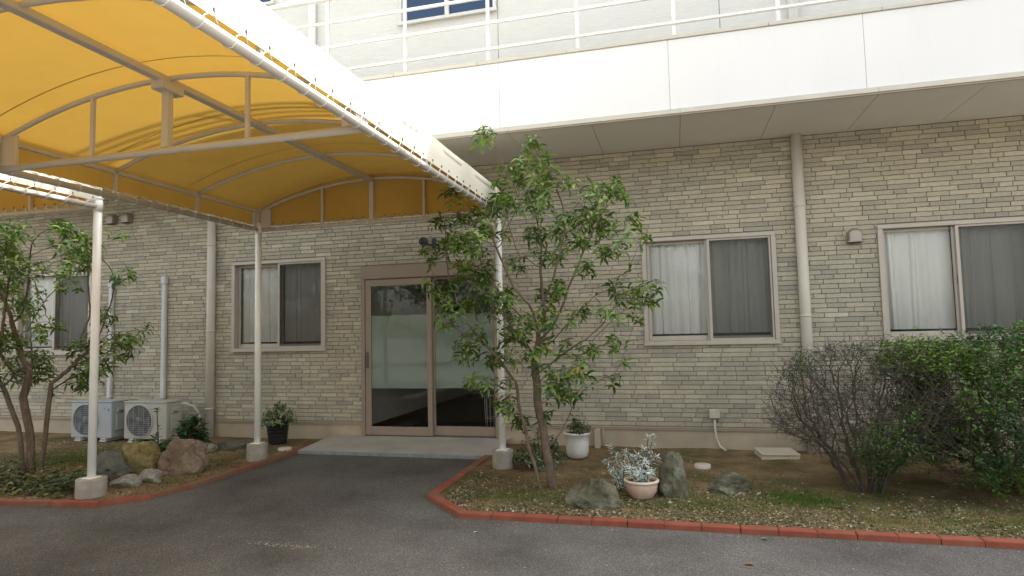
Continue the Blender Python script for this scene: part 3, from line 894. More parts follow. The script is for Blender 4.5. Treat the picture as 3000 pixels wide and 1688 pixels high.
# ------------------------------------------------------------------ canopies
def arch_z(u, z0, rise): return z0 + rise * (1 - u * u)
def canopy(name, label, xc, hw, y_far, ribs, y_near, trusses, posts, side_open_left=False):
    root = thing(name, label, 'canopy', group='arched cloth canopies on white posts')
    ZR = 2.815; RISE = 0.30; ZSP = 3.045; r = 0.028
    xl, xr = xc - hw, xc + hw
    def arch_pts(y, z0, rise, h, n=28):
        return [(xc + h * (-1 + 2 * i / n), y, arch_z(-1 + 2 * i / n, z0, rise)) for i in range(n + 1)]
    # eave rails
    rails = []
    for x in (xl, xr):
        b = MB(); b.tube([(x, y_far + .0, ZR), (x, y_near, ZR)], r, 16); rails.append(b.build('eave_rail', MAT['frame_paint'], root))
    b = MB(); b.tube([(xl, y_far, ZR), (xr, y_far, ZR)], r * .9, 16); rails.append(b.build('end_rail', MAT['frame_paint'], root))
    for x in (xl, xr):
        b = MB(); b.box(x - .018, x + .018, y_near, y_far, ZSP - .022, ZSP + .012, 0, .004); b.build('side_purlin', MAT['frame_paint'], root)
    b = MB(); b.box(xc - .035, xc + .035, y_near, y_far - .03, ZSP + RISE - .055, ZSP + RISE - .008, 0, .006)
    b.build('ridge_purlin', MAT['frame_paint'], root)
    for y in [y_far] + ribs + trusses:
        b = MB(); b.tube(arch_pts(y, ZSP, RISE - .012, hw), .019, 12); b.build('rib', MAT['frame_paint'], root)
        for x in (xl, xr):
            b = MB(); b.box(x - .014, x + .014, y - .014, y + .014, ZR + .02, ZSP - .022); b.build('strut', MAT['frame_paint'], root)
    for y in [y_far] + trusses:
        if y != y_far:
            b = MB(); b.tube([(xl + .02, y, ZR), (xr - .02, y, ZR)], .026, 14); b.build('truss_chord', MAT['frame_paint'], root)
        for u, w in ((-.43, .014), (0, .026), (.43, .014)):
            b = MB(); x = xc + u * hw; b.box(x - w, x + w, y - w, y + w, ZR + .02, arch_z(u, ZSP, RISE) - .022, 0, .002); b.build('truss_upright', MAT['frame_paint'], root)
        for x, s_ in ((xl, 1), (xr, -1)):
            b = MB(); xa, xb = sorted((x + .02 * s_, x + .16 * s_)); b.box(xa, xb, y - .012, y + .012, ZR + .022, ZSP + .02, 0, .003)
            b.box(x - .012, x + .012, y - .13, y - .015, ZR + .028, ZSP - .022, 0, .003)
            b.build('gusset_plate', MAT['frame_paint'], root)
        if y != y_far:
            b = MB(); b.box(xc - .05, xc + .05, y - .10, y + .10, ZSP + RISE - .115, ZSP + RISE - .052, 0, .004); b.build('ridge_bracket', MAT['frame_paint'], root)
    # cloth: one sheet, valance + vault + valance, normals outwards
    ZF = 2.868; h2 = hw + .018; b = MB(); n = 30
    prof = [(xr + .020, ZF), (xr + .024, ZF + .10), (xr + .022, ZSP + .045), (xr + .006, ZSP + .062)]
    prof += [(xc + hw * (1 - 2 * i / n), arch_z(1 - 2 * i / n, ZSP + .062, RISE)) for i in range(1, n)]
    prof += [(xl - .006, ZSP + .062), (xl - .022, ZSP + .045), (xl - .024, ZF + .10), (xl - .020, ZF)]
    ysb = sorted(set([y_near, y_far] + ribs + trusses)); ys = []
    for a, c in zip(ysb[:-1], ysb[1:]):
        for k in range(8): ys.append((a + (c - a) * k / 8, math.sin(math.pi * k / 8)))
    ys.append((y_far + .022, 0)); ys[-1] = (y_far + .022, 0)
    vs = []; fs = []
    for (y, sg) in ys:
        for i, (x, z) in enumerate(prof):
            t = i / (len(prof) - 1)
            dz = -0.014 * sg * math.sin(math.pi * t) if 4 < i < len(prof) - 4 else 0
            dx = (0.007 * sg if t > .5 else -0.007 * sg) if not (4 < i < len(prof) - 4) else 0
            w = 0.004 * noise.noise(Vector((x * 3, y * 3, z * 3)))
            vs.append((x + dx + w, y, z + dz + w * .5))
    m = len(prof)
    for j in range(len(ys) - 1):
        for i in range(m - 1):
            fs.append((j * m + i, (j + 1) * m + i, (j + 1) * m + i + 1, j * m + i + 1))
    b.add(vs, fs, 0, True)
    b.build('roof_cloth', MAT['cloth'], root)
    b = MB(); vs = []; fs = []
    m = len(prof); yy = y_far + .024
    top = [(x, yy, z) for (x, z) in prof]
    q = [p for p in prof]
    for (x, z) in prof[3:-3]: vs += [(x, yy, ZF), (x, yy, (ZF * 2 + z) / 3 ), (x, yy, (ZF + 2 * z) / 3), (x, yy, z - .002)]
    k = len(prof[3:-3])
    for i in range(k - 1):
        for j in range(3): fs.append((i * 4 + j, i * 4 + 4 + j, i * 4 + 5 + j, i * 4 + 1 + j))
    # outside faces +y
    b.add(vs, fs, 0, True); b.build('end_cloth', MAT['cloth'], root)
    for y in ribs + trusses:
        for dy in (-.16,):
            b = MB(); pp = arch_pts(y + dy, ZSP + .062 - .012, RISE, hw - .02, 30); w = .004
            vs = []
            for (x, yy, z) in pp: vs += [(x, yy - w, z), (x, yy + w, z)]
            b.add(vs, [(2 * i, 2 * i + 1, 2 * i + 3, 2 * i + 2) for i in range(len(pp) - 1)]); b.build('seam', MAT['seam'], root)
    # lacing: rope from eyelets round the rails
    hk = MB(); hk.box(-.004, .004, -.003, .003, -.004, .020, 0, .001)
    hk_me = None
    for x, s_, rail_ in ((xr, 1, rails[1]), (xl, -1, rails[0])):
        b = MB(); y = y_far - .08; pts = []
        while y > y_near + .1:
            st_ = 0.19 + 0.02 * math.sin(y * 13)
            pts.append((x + s_ * .026, y, ZF + .012))
            pts.append((x + s_ * .034, y - st_ * .35, ZR + .022))
            for q in range(1, 7):
                a = math.radians(20 - q * 42)
                pts.append((x + s_ * .034 * math.cos(a), y - st_ * (.36 + q * .008), ZR + .034 * math.sin(a)))
            pts.append((x - s_ * .015, y - st_ * .6, ZR + .036))
            if hk_me is None:
                o = hk.build('eyelet_hook', MAT['fan_dark'], rail_); hk_me = o.data
            else:
                o = bpy.data.objects.new('eyelet_hook', hk_me); COL.objects.link(o); o.parent = rail_
            o.location = (x + s_ * .027, y, ZF + .012)
            y -= st_
        b.tube(pts, .0032, 5, cap=False); b.build('lacing_rope', MAT['rope'], rail_)
    b = MB(); x = xl + .2; pts = []
    while x < xr - .15:
        o = bpy.data.objects.new('eyelet_hook', hk_me); COL.objects.link(o); o.parent = rails[2]; o.location = (x, y_far - .002, ZF + .006)
        pts += [(x, y_far + .02, ZF + .006), (x + .06, y_far - .026, ZR + .02), (x + .065, y_far - .02, ZR - .022), (x + .07, y_far + .026, ZR - .01), (x + .08, y_far + .028, ZR + .02)]
        x += .135
    b.tube(pts, .004, 5, cap=False); b.build('lacing_rope', MAT['rope'], rails[2])
    for (x, y, fr, fh) in posts:
        b = MB(); b.tube([(x, y, fh + .004), (x, y, ZR + .02)], .037, 20)
        b.tube([(x, y, ZR - .05), (x, y, ZR + .075)], .042, 20); b.tube([(x, y, ZR + .07), (x, y, ZR + .085)], .046, 20)
        b.box(x - .06, x + .06, y - .06, y + .06, fh - .002, fh + .006, 0, .002)
        b.build('post', MAT['white_paint'], root)
        b = MB(); b.lathe([(fr * .98, -0.1), (fr, 0.0), (fr * 1.0, fh - .012), (fr * .97, fh), (0, fh + .001)], (x, y, 0), 28)
        b.build('footing', MAT['concrete'], root)
    return root
canopy('entrance_canopy', 'large yellow cloth canopy with arched ribs leading to the door', -3.40, 1.53, -1.40,
       [-2.44, -3.46, -5.50, -6.52], -8.6, [-4.46, -7.5],
       [(-1.87, -1.38, .115, .215), (-4.93, -1.42, .12, .22)])
canopy('side_canopy', 'second yellow canopy at the left edge, its corner post before the air conditioners', -6.98, 1.52, -3.16,
       [-4.2, -5.2, -6.2, -7.2], -8.4, [],
       [(-5.46, -3.16, .13, .19)])

# ------------------------------------------------------------------ air conditioners
def ac_unit(x0, paint, label, logo):
    root = thing('air_conditioner', label, 'air conditioner', group='outdoor air conditioner units by the wall')
    W, Dp, z0, z1, y0 = 0.745, 0.29, 0.075, 0.60, -0.62
    b = MB(); b.box(x0, x0 + W, y0, y0 + Dp, z0, z1 - .012, 0, .010)
    b.box(x0 - .006, x0 + W + .006, y0 - .006, y0 + Dp + .006, z1 - .0118, z1 + .01, 0, .006)
    for k in range(9): b.box(x0 + .50, x0 + .73, y0 - .004, y0 - .0005, z0 + .10 + k * .036, z0 + .104 + k * .036)
    b.build('casing', MAT[paint], root)
    cx, cz, R = x0 + .275, (z0 + z1) / 2 - .005, .225
    b = MB(); b.lathe([(R + .012, -.001), (R + .010, -.016), (R, -.016), (R - .004, -.002)], (cx, y0, cz), 48, 0, 'y')
    b.build('fan_ring', MAT[paint], root)
    b = MB(); b.lathe([(0, -.0015), (R, -.0015)], (cx, y0, cz), 48, 0, 'y'); b.build('fan_opening', MAT['fan_dark'], root)
    b = MB()
    for k in range(5):
        a = 2 * math.pi * k / 5; vs = []
        for (rr, da, yy) in ((.05, -.3, -.003), (.205, -.35, -.004), (.21, .35, -.010), (.05, .3, -.006)):
            vs.append((cx + rr * math.cos(a + da), y0 + yy, cz + rr * math.sin(a + da)))
        b.add(vs, [(0, 1, 2, 3)])
    b.lathe([(0, -.012), (.05, -.012), (.06, -.002)], (cx, y0, cz), 20, 0, 'y')
    b.build('fan_blades', MAT['fan_blade'], root)
    b = MB()
    for k in range(-7, 8):
        o = k * .029; L = math.sqrt(max(0, R * R - o * o))
        b.tube([(cx - L, y0 - .014, cz + o), (cx + L, y0 - .014, cz + o)], .0018, 4, cap=False)
        if k % 3 == 0: b.tube([(cx + o, y0 - .0165, cz - L), (cx + o, y0 - .0165, cz + L)], .0022, 4, cap=False)
    b.build('fan_grille', MAT[paint], root)
    b = MB(); X = x0 + W + .0065
    b.box(X - .003, X + .028, y0 + .07, y0 + .20, z0 + .36, z0 + .44, 0, .01); b.box(X - .003, X + .018, y0 + .06, y0 + .21, z0 + .10, z0 + .355, 0, .01)
    b.box(X + .0285, X + .0315, y0 + .09, y0 + .17, z0 + .375, z0 + .39, 1)
    b.build('valve_cover', [MAT[paint], MAT['fan_dark']], root)
    for dx in (.10, .56):
        b = MB()
        b.box(x0 + dx, x0 + dx + .11, y0 - .03, y0 + .33, .03, .045, 0, .003)
        b.box(x0 + dx + .01, x0 + dx + .10, y0 - .02, y0 + .32, .064, .0745, 0, .002)
        for q in (.012, .05, .088): b.box(x0 + dx + q, x0 + dx + q + .01, y0 - .022, y0 + .322, .0455, .0638)
        b.build('foot', MAT['duct'], root)
    if logo:
        b = MB(); lx, lz, y = x0 + .60, z1 - .10, y0 - .002
        b.add([(lx, y, lz - .035), (lx + .012, y, lz + .0), (lx + .05, y, lz + .028), (lx + .022, y, lz - .008)], [(0, 1, 2, 3)])
        b.add([(lx + .075, y, lz - .03), (lx + .075, y, lz - .012), (lx + .10, y, lz + .012), (lx + .112, y, lz - .03)], [(0, 1, 2, 3)])
        b.build('emblem', MAT['logo_blue'], root)
    return root
ac_unit(-8.735, 'ac_paint_cool', 'bluish-white outdoor unit with a small blue emblem, partly behind a post', True)
ac_unit(-7.765, 'ac_paint', 'cream outdoor unit standing behind the green and brown rocks', False)
def duct(x, ztop, label, hose=False):
    root = thing('pipe_cover', label, 'pipe cover', group='white pipe covers above the air conditioners')
    b = MB(); b.box(x - .038, x + .038, -.075, -.0148, .58, ztop - .12, 0, .012); b.build('duct', MAT['duct'], root)
    b = MB(); b.box(x - .048, x + .048, -.09, -.0146, ztop - .13, ztop, 0, .016); b.build('duct_cap', MAT['duct'], root)
    return root
duct(-8.66, 2.46, 'white pipe cover rising behind the leaves of the left tree')
duct(-7.64, 2.47, 'white pipe cover rising clear on the wall behind the cream unit')
b = MB(); b.tube([(-7.05, -.36, .55), (-6.99, -.30, .55), (-6.93, -.22, .50), (-6.89, -.14, .38), (-6.91, -.1, .25), (-6.99, -.1, .14)], .017, 10)
tag(b.build('drain_hose', MAT['duct']), 'curved pale insulated hose right of the cream outdoor unit', 'hose')

# ------------------------------------------------------------------ plants
LEAF_G = [(0.055, 0.115, 0.022), (0.040, 0.090, 0.020), (0.075, 0.140, 0.028), (0.032, 0.070, 0.024), (0.095, 0.155, 0.030)]
def leaf(b, base, d, up_, L, Wd, droop, col, fold=0.25, nseg=3):
    """a bent, folded leaf blade"""
    d = d.normalized(); s = d.cross(up_)
    if s.length < 1e-4: s = d.orthogonal()
    s.normalize(); u = s.cross(d).normalized()
    b.col = col
    vs = []; fs = []
    p = Vector(base); cur = d.copy(); cu = u.copy()
    prof = {3: (0.12, 0.95, 0.72, 0.04), 2: (0.15, 1.0, 0.05)}[nseg]
    for i in range(nseg + 1):
        w = Wd * prof[i] * .5
        vs += [p - s * w + cu * w * fold, p.copy(), p + s * w + cu * w * fold]
        q = Matrix.Rotation(-droop / nseg, 3, s)
        cur = q @ cur; cu = q @ cu
        p = p + cur * (L / nseg)
    for i in range(nseg):
        a = i * 3
        fs += [(a, a + 1, a + 4, a + 3), (a + 1, a + 2, a + 5, a + 4)]
    b.add(vs, fs, 0, True)

def rosette(b, p, axis, n, L, Wd, r, cols, droop=(0.7, 1.5), lift=0.5):
    axis = axis.normalized(); e = axis.orthogonal().normalized(); f = axis.cross(e)
    a0 = r.uniform(0, 6.28)
    for k in range(n):
        a = a0 + k * 2.4 + r.uniform(-.2, .2)
        out = e * math.cos(a) + f * math.sin(a)
        t = k / max(1, n - 1)
        d = out * (1 - .35 * t) + axis * (lift * (0.3 + t))
        base = Vector(p) - axis * (0.035 * (1 - t)) * r.uniform(.6, 1.4)
        c = cols[r.randrange(len(cols))]; j = r.uniform(.8, 1.25)
        leaf(b, base, d, axis, L * r.uniform(.55, 1.2), Wd * r.uniform(.8, 1.15), r.uniform(*droop), tuple(v * j for v in c))

def colonize(starts, attr, D, di, dk, iters, seed, jitter=0.25, upb=0.06):
    """branches that grow towards points spread through the crown"""
    rr = np.random.default_rng(seed)
    P = []; par = []
    for chain in starts:
        prev = -1
        for i, p in enumerate(chain):
            if i == 0 and len(p) == 4: prev = int(p[3]); p = p[:3]; P.append(list(p)); par.append(prev); prev = len(P) - 1; continue
            P.append(list(p)); par.append(prev); prev = len(P) - 1
    P = [np.array(p[:3], float) for p in P]
    A = np.array(attr, float)
    for it in range(iters):
        if len(A) == 0: break
        pa = np.array(P)
        d = A[:, None, :] - pa[None, :, :]
        dist = np.sqrt((d ** 2).sum(2)); near = dist.argmin(1); dm = dist[np.arange(len(A)), near]
        act = dm < di
        if not act.any(): di *= 1.3; continue
        new = {}
        for i in np.where(act)[0]:
            v = d[i, near[i]] / (dm[i] + 1e-9); new.setdefault(near[i], []).append(v)
        added = 0
        for k, vv in new.items():
            v = np.mean(vv, 0) + rr.normal(0, jitter, 3) * .6; v[2] += upb
            nn = np.linalg.norm(v)
            if nn < 1e-3: continue
            q = P[k] + v / nn * D
            ok = np.linalg.norm(pa - q, axis=1).min() > D * .45
            if ok: P.append(q); par.append(int(k)); added += 1
        pa = np.array(P)
        dist = np.sqrt(((A[:, None, :] - pa[None, :, :]) ** 2).sum(2)).min(1)
        A = A[dist > dk]
        if added == 0: break
    return np.array(P), par

def skeleton_mesh(b, P, par, rtip, rmax, power=2.2, nmin=4):
    n = len(P); ch = [[] for _ in range(n)]
    for i, p in enumerate(par):
        if p >= 0: ch[p].append(i)
    acc = np.zeros(n)
    order = list(range(n))
    depth = np.zeros(n, int)
    for i in order:
        if par[i] >= 0: depth[i] = depth[par[i]] + 1
    for i in sorted(order, key=lambda k: -depth[k]):
        if not ch[i]: acc[i] = rtip ** power
        if par[i] >= 0: acc[par[i]] += acc[i]
    R = acc ** (1 / power)
    root_r = R[[i for i in range(n) if par[i] < 0]].max()
    sc = rmax / root_r
    R = np.where(R > rtip * 1.05, rtip + (R - rtip) * (rmax - rtip) / max(1e-6, root_r - rtip), rtip)
    done = set()
    def run(i, first):
        pts = []; rad = []
        if first >= 0: pts.append(P[first]); rad.append(min(R[first], R[i] * 1.25))
        while True:
            pts.append(P[i]); rad.append(R[i])
            if not ch[i]: break
            m = max(ch[i], key=lambda k: acc[k])
            for c in ch[i]:
                if c != m: stack.append((c, i))
            i = m
        if len(pts) > 1:
            rm = max(rad); b.tube(pts, rad, 8 if rm > .015 else (5 if rm > .006 else nmin), cap=False)
    stack = [(i, -1) for i in range(n) if par[i] < 0]
    while stack:
        i, f = stack.pop(); run(i, f)
    tips = [i for i in range(n) if not ch[i]]
    return R, tips, ch, depth

def blob_points(blobs, y, dens, dy, r):
    out = []
    for (x, z, q) in blobs:
        yc = r.uniform(-dy, dy)
        for _ in range(max(2, int(dens * q * q))):
            while True:
                v = Vector((r.uniform(-1, 1), r.uniform(-1, 1), r.uniform(-1, 1)))
                if v.length < 1: break
            out.append((x + v.x * q, y + yc + v.y * q * 1.1, z + v.z * q * .9))
    return out
RB = [(-1.66, 3.35, 0.11), (-1.73, 3.21, 0.06), (-1.48, 3.15, 0.14), (-1.69, 3.05, 0.1), (-1.45, 2.99, 0.14), (-1.19, 3.14, 0.11), (-1.09, 3.02, 0.12), (-1.21, 2.93, 0.1), (-1.99, 2.79, 0.11), (-2.25, 2.59, 0.11), (-1.87, 2.58, 0.15), (-2.12, 2.66, 0.11), (-1.7, 2.81, 0.17), (-1.46, 2.71, 0.12), (-1.26, 2.7, 0.14), (-1.06, 2.76, 0.12), (-0.9, 2.83, 0.09), (-0.52, 2.8, 0.13), (-0.68, 2.69, 0.15), (-0.45, 2.68, 0.09), (-2.21, 2.38, 0.11), (-2.27, 2.25, 0.09), (-2.04, 2.39, 0.13), (-1.83, 2.34, 0.16), (-1.62, 2.45, 0.16), (-1.38, 2.47, 0.14), (-1.1, 2.49, 0.13), (-0.87, 2.52, 0.15), (-0.65, 2.5, 0.15), (-0.31, 2.48, 0.09), (-0.28, 2.37, 0.07), (-0.43, 2.41, 0.11), (-2.0, 2.11, 0.14), (-1.79, 2.06, 0.14), (-1.55, 2.21, 0.14), (-1.31, 2.24, 0.12), (-1.07, 2.26, 0.11), (-0.84, 2.29, 0.13), (-0.62, 2.27, 0.13), (-0.4, 2.26, 0.08), (-2.21, 1.96, 0.14), (-1.96, 1.83, 0.18), (-2.09, 1.68, 0.16), (-1.76, 1.71, 0.16), (-1.52, 1.82, 0.14), (-1.28, 1.85, 0.12), (-1.04, 1.92, 0.11), (-0.77, 2.02, 0.11), (-0.55, 1.9, 0.12), (-0.3, 1.85, 0.12), (-0.12, 1.88, 0.07), (-0.41, 1.78, 0.11), (-0.2, 1.74, 0.07), (-1.89, 1.48, 0.16), (-1.73, 1.44, 0.12), (-2.01, 1.32, 0.12), (-2.06, 1.23, 0.06), (-1.81, 1.21, 0.12), (-1.94, 1.05, 0.08), (-1.77, 1.05, 0.1), (-1.56, 1.47, 0.13), (-1.32, 1.58, 0.15), (-1.09, 1.61, 0.13), (-0.86, 1.64, 0.13), (-0.6, 1.6, 0.13), (-0.38, 1.59, 0.09), (-1.21, 1.39, 0.13), (-0.98, 1.31, 0.13), (-0.76, 1.34, 0.11), (-0.54, 1.38, 0.1), (-0.47, 1.19, 0.06), (-0.8, 1.16, 0.11), (-0.58, 1.01, 0.07), (-1.03, 1.05, 0.13), (-0.92, 0.9, 0.09), (-1.29, 1.24, 0.11), (-1.53, 1.24, 0.12), (-1.57, 1.01, 0.09), (-1.5, 0.82, 0.1), (-1.66, 0.82, 0.08), (-1.11, 0.83, 0.09), (-1.23, 0.68, 0.09), (-1.0, 0.64, 0.07), (-1.5, 0.63, 0.07), (-1.65, 0.54, 0.05)]
LB = [(-7.57, 2.72, 0.15), (-7.32, 2.71, 0.18), (-7.02, 2.69, 0.2), (-6.68, 2.71, 0.21), (-6.56, 2.8, 0.11), (-6.39, 2.61, 0.17), (-6.33, 2.47, 0.17), (-6.78, 2.49, 0.2), (-7.13, 2.46, 0.2), (-7.49, 2.44, 0.21), (-7.69, 2.59, 0.19), (-6.6, 2.25, 0.17), (-6.95, 2.22, 0.18), (-7.31, 2.24, 0.18), (-6.26, 2.24, 0.14), (-6.02, 2.41, 0.08), (-6.07, 2.23, 0.08), (-7.67, 2.16, 0.25), (-7.53, 1.78, 0.21), (-7.29, 1.87, 0.15), (-7.64, 1.55, 0.24), (-7.39, 1.5, 0.23), (-7.1, 1.54, 0.12), (-5.86, 1.61, 0.08), (-6.02, 1.48, 0.11), (-6.25, 1.66, 0.14), (-6.59, 1.76, 0.15), (-6.46, 1.44, 0.17), (-6.75, 1.45, 0.17), (-6.24, 1.44, 0.17), (-7.26, 1.23, 0.26), (-7.62, 1.23, 0.24), (-6.74, 1.22, 0.2), (-6.45, 1.18, 0.16), (-7.5, 1.05, 0.18), (-7.02, 1.05, 0.2), (-7.93, 2.5, 0.25), (-7.97, 2.03, 0.25), (-7.95, 1.56, 0.25), (-7.87, 1.19, 0.25)]

def osmanthus(label, blobs, y, stems, seed, dens, dy):
    r = random.Random(seed)
    A = blob_points(blobs, y, dens, dy, r)
    starts = []
    for s in stems:
        c = []
        for (p, q) in zip(s[:-1], s[1:]):
            p, q = Vector(p), Vector(q); m = max(1, int((q - p).length / .07))
            for k in range(m):
                w = p.lerp(q, k / m); c.append((w.x + .006 * math.sin(w.z * 17 + seed), w.y + .006 * math.cos(w.z * 14), w.z))
        c.append(s[-1]); starts.append(c)
    P, par = colonize(starts, A, .052, .60, .060, 120, seed, jitter=.14, upb=.22)
    root = thing('tree', label, 'tree', group='small broadleaf evergreen trees by the canopy posts')
    b = MB(); R, tips, ch, depth = skeleton_mesh(b, P, par, .0021, .041, power=1.5)
    b.build('trunk', MAT['bark'], root)
    b = MB()
    zmax = max(p[2] for p in P)
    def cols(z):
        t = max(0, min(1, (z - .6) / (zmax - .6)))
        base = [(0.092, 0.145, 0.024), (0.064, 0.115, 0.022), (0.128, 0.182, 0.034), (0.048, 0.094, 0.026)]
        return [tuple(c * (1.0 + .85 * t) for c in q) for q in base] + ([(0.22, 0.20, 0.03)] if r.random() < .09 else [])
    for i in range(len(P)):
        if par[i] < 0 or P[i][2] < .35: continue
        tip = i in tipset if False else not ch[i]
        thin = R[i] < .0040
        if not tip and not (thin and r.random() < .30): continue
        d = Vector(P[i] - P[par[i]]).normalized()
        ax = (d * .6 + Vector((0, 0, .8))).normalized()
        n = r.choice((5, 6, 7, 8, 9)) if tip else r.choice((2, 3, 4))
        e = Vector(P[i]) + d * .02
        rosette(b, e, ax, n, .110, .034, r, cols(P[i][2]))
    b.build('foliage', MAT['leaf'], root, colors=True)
    print(label, len(P), len(tips), len(b.f))
    return root
osmanthus('airy evergreen tree with drooping leaf whorls right of the door', RB, -2.15,
          [[(-1.17, -2.15, 0.0), (-1.20, -2.16, .20), (-1.23, -2.14, .40), (-1.30, -2.15, .86), (-1.31, -2.15, 1.22)],
           [(-1.27, -2.20, 0.0), (-1.37, -2.20, .37), (-1.46, -2.22, .79), (-1.50, -2.2, 1.02)],
           [(-1.24, -2.12, .36), (-1.17, -2.10, .42), (-1.08, -2.12, .55), (-1.02, -2.12, .66)]], 4, 2100, .50)
osmanthus('evergreen tree at the left photo edge beside the canopy post', LB, -2.46,
          [[(-7.10, -2.46, 0.0), (-7.15, -2.46, .5), (-7.25, -2.47, .87), (-7.17, -2.46, 1.15)],
           [(-7.02, -2.42, 0.0), (-6.95, -2.42, .6), (-6.93, -2.4, 1.02)],
           [(-7.17, -2.5, 0.05), (-7.24, -2.52, .55), (-7.45, -2.55, 1.0)]], 9, 1350, .6)

# twiggy shrub, nearly bare, with a few green patches
def shrub(label, c, pts, seed, D, dk, rt_, rmax, leaves, stems, barkm, leafcols, leafL, group=None, name='shrub', matte=False):
    r = random.Random(seed)
    starts = []
    for k in range(stems):
        a = 6.28 * k / stems + r.uniform(-.3, .3); q = r.uniform(.03, .12)
        p0 = Vector((c[0] + q * math.cos(a), c[1] + q * math.sin(a), 0.0)); dr = Vector((math.cos(a) * r.uniform(.2, .7), math.sin(a) * r.uniform(.2, .6), 1)).normalized()
        starts.append([tuple(p0 + dr * t) for t in (0, .06, .12, .18, .24)])
    P, par = colonize(starts, pts, D, .5, dk, 70, seed, jitter=.35, upb=.02)
    root = thing(name, label, 'shrub', group=group)
    b = MB(); R, tips, ch, dep = skeleton_mesh(b, P, par, rt_, rmax, power=1.8, nmin=3)
    # fine end twigs
    for i in range(len(P)):
        if R[i] < rt_ * 2.6 and par[i] >= 0:
            for q in range(3 if not ch[i] else 1):
                d = (Vector(P[i] - P[par[i]]).normalized() + Vector([r.gauss(0, .55) for _ in range(3)])).normalized()
                L = r.uniform(.05, .15); m = Vector(P[i]) + d * L * .5 + Vector([r.gauss(0, .006) for _ in range(3)])
                b.tube([P[i], m, Vector(P[i]) + d * L], [rt_, rt_ * .8, rt_ * .5], 3, cap=False)
    b.build('branches', MAT[barkm], root)
    b = MB()
    for i in range(len(P)):
        n = leaves(P[i], r, not ch[i])
        for k in range(n):
            d = Vector([r.gauss(0, 1) for _ in range(3)]); d.z = abs(d.z) * .6; d.normalize()
            col = leafcols(P[i], r)
            p = Vector(P[i]) + Vector([r.gauss(0, .04) for _ in range(3)])
            if p.z < 0.04: p.z = 0.04
            leaf(b, p, d, Vector((r.gauss(0, .4), r.gauss(0, .4), 1)), leafL * r.uniform(.6, 1.3), leafL * r.uniform(.38, .55), r.uniform(.1, .8), col, .15, 2)
    b.build('foliage', MAT['leaf_matte' if matte else 'leaf'], root, colors=True)
    print(label, len(P), len(b.f))
    return root

r = random.Random(3)
pts = []
while len(pts) < 4200:
    x, y, z = r.uniform(-1, 1), r.uniform(-1, 1), r.uniform(-1, 1)
    q = math.sqrt(x * x + y * y + z * z)
    if q > 1 or r.random() > q ** 1.2: continue
    X, Y, Z = 1.60 + x * .83, -1.80 + y * .60, .74 + z * .60
    Z += .10 * max(0, -x) * 0 
    lim = .16 + abs(x) * .42
    if Z < lim: continue
    if noise.noise(Vector((X * 3, Y * 3, Z * 3))) < -.28: continue
    pts.append((X, Y, Z))
def lv(p, r, tip):
    n = 0
    if ((p[0] - 1.04) / .24) ** 2 + ((p[2] - 1.16) / .15) ** 2 < 1 and r.random() < .8: n = 4
    if ((p[0] - 1.68) / .24) ** 2 + ((p[2] - .42) / .24) ** 2 < 1 and p[1] < -1.6: n = 9
    if ((p[0] - 1.95) / .4) ** 2 + ((p[2] - 1.26) / .12) ** 2 < 1 and r.random() < .7: n = 4
    if r.random() < .16: n = max(n, 1)
    return n
def lc(p, r):
    j = r.uniform(.7, 1.3); c = r.choice([(0.06, 0.13, 0.025), (0.09, 0.17, 0.03), (0.045, 0.10, 0.03)])
    return tuple(v * j for v in c)
shrub('nearly leafless twiggy shrub in front of the right downpipe', (1.58, -1.82), pts, 5, .042, .047, .0018, .015, lv, 17, 'bark_grey', lc, .032, 'shrubs in the right bed')

r = random.Random(8)
pts = []
while len(pts) < 6400:
    x, y, z = r.uniform(-1, 1), r.uniform(-1, 1), r.uniform(-1, 1)
    q = math.sqrt(x * x + y * y + z * z)
    if q > 1 or r.random() > q ** 1.5: continue
    w_ = r.random()
    if w_ < .62: X, Y, Z = 2.95 + x * 1.08, -1.66 + y * .88, .72 + z * .74
    elif w_ < .76: X, Y, Z = 2.10 + x * .38, -1.75 + y * .35, 1.12 + z * .22
    elif w_ < .90: X, Y, Z = 2.16 + x * .36, -2.0 + y * .30, .66 + z * .22
    else: X, Y, Z = 2.28 + x * .30, -2.02 + y * .28, .34 + z * .22
    if Z < .08: continue
    nn = noise.noise(Vector((X * 2.6, Y * 2.6, Z * 3.2 + 4)))
    if nn < -.26 and w_ < .62: continue
    pts.append((X, Y, Z))
def lv2(p, r, tip):
    nn = noise.noise(Vector((p[0] * 2.2, p[1] * 2.2, p[2] * 2.6 + 9)))
    h = (p[2] - .35) / .9
    k = 4 if p[2] > .95 else (3 if p[2] > .5 or p[0] < 2.45 else 2)
    if (nn < -.16 and p[2] < 1.12) or (p[2] < .42 and p[0] > 2.4 and nn < .05): return 1 if r.random() < .3 else 0
    return k * 3 + (7 if tip else 0) if r.random() < .9 else 1
def lc2(p, r):
    nn = noise.noise(Vector((p[0] * 1.8, p[1] * 1.8, p[2] * 2.2 + 2)))
    base = (0.115, 0.215, 0.024) if nn > .10 else ((0.070, 0.155, 0.030) if nn > -.2 else (0.040, 0.110, 0.034))
    j = r.uniform(.7, 1.35); return tuple(v * j for v in base)
shrub('dense leafy green shrub at the right edge under the window', (2.80, -1.72), pts, 6, .056, .066, .0022, .024, lv2, 11, 'twig_dark', lc2, .044, 'shrubs in the right bed')

# potted and small plants
def soil_disc(b, c, r_, z, n=24):
    vs = [(c[0], c[1], z + .006)] + [(c[0] + r_ * math.cos(6.283 * k / n), c[1] + r_ * math.sin(6.283 * k / n), z) for k in range(n)]
    b.add(vs, [(0, 1 + k, 1 + (k + 1) % n) for k in range(n)], 0, True)

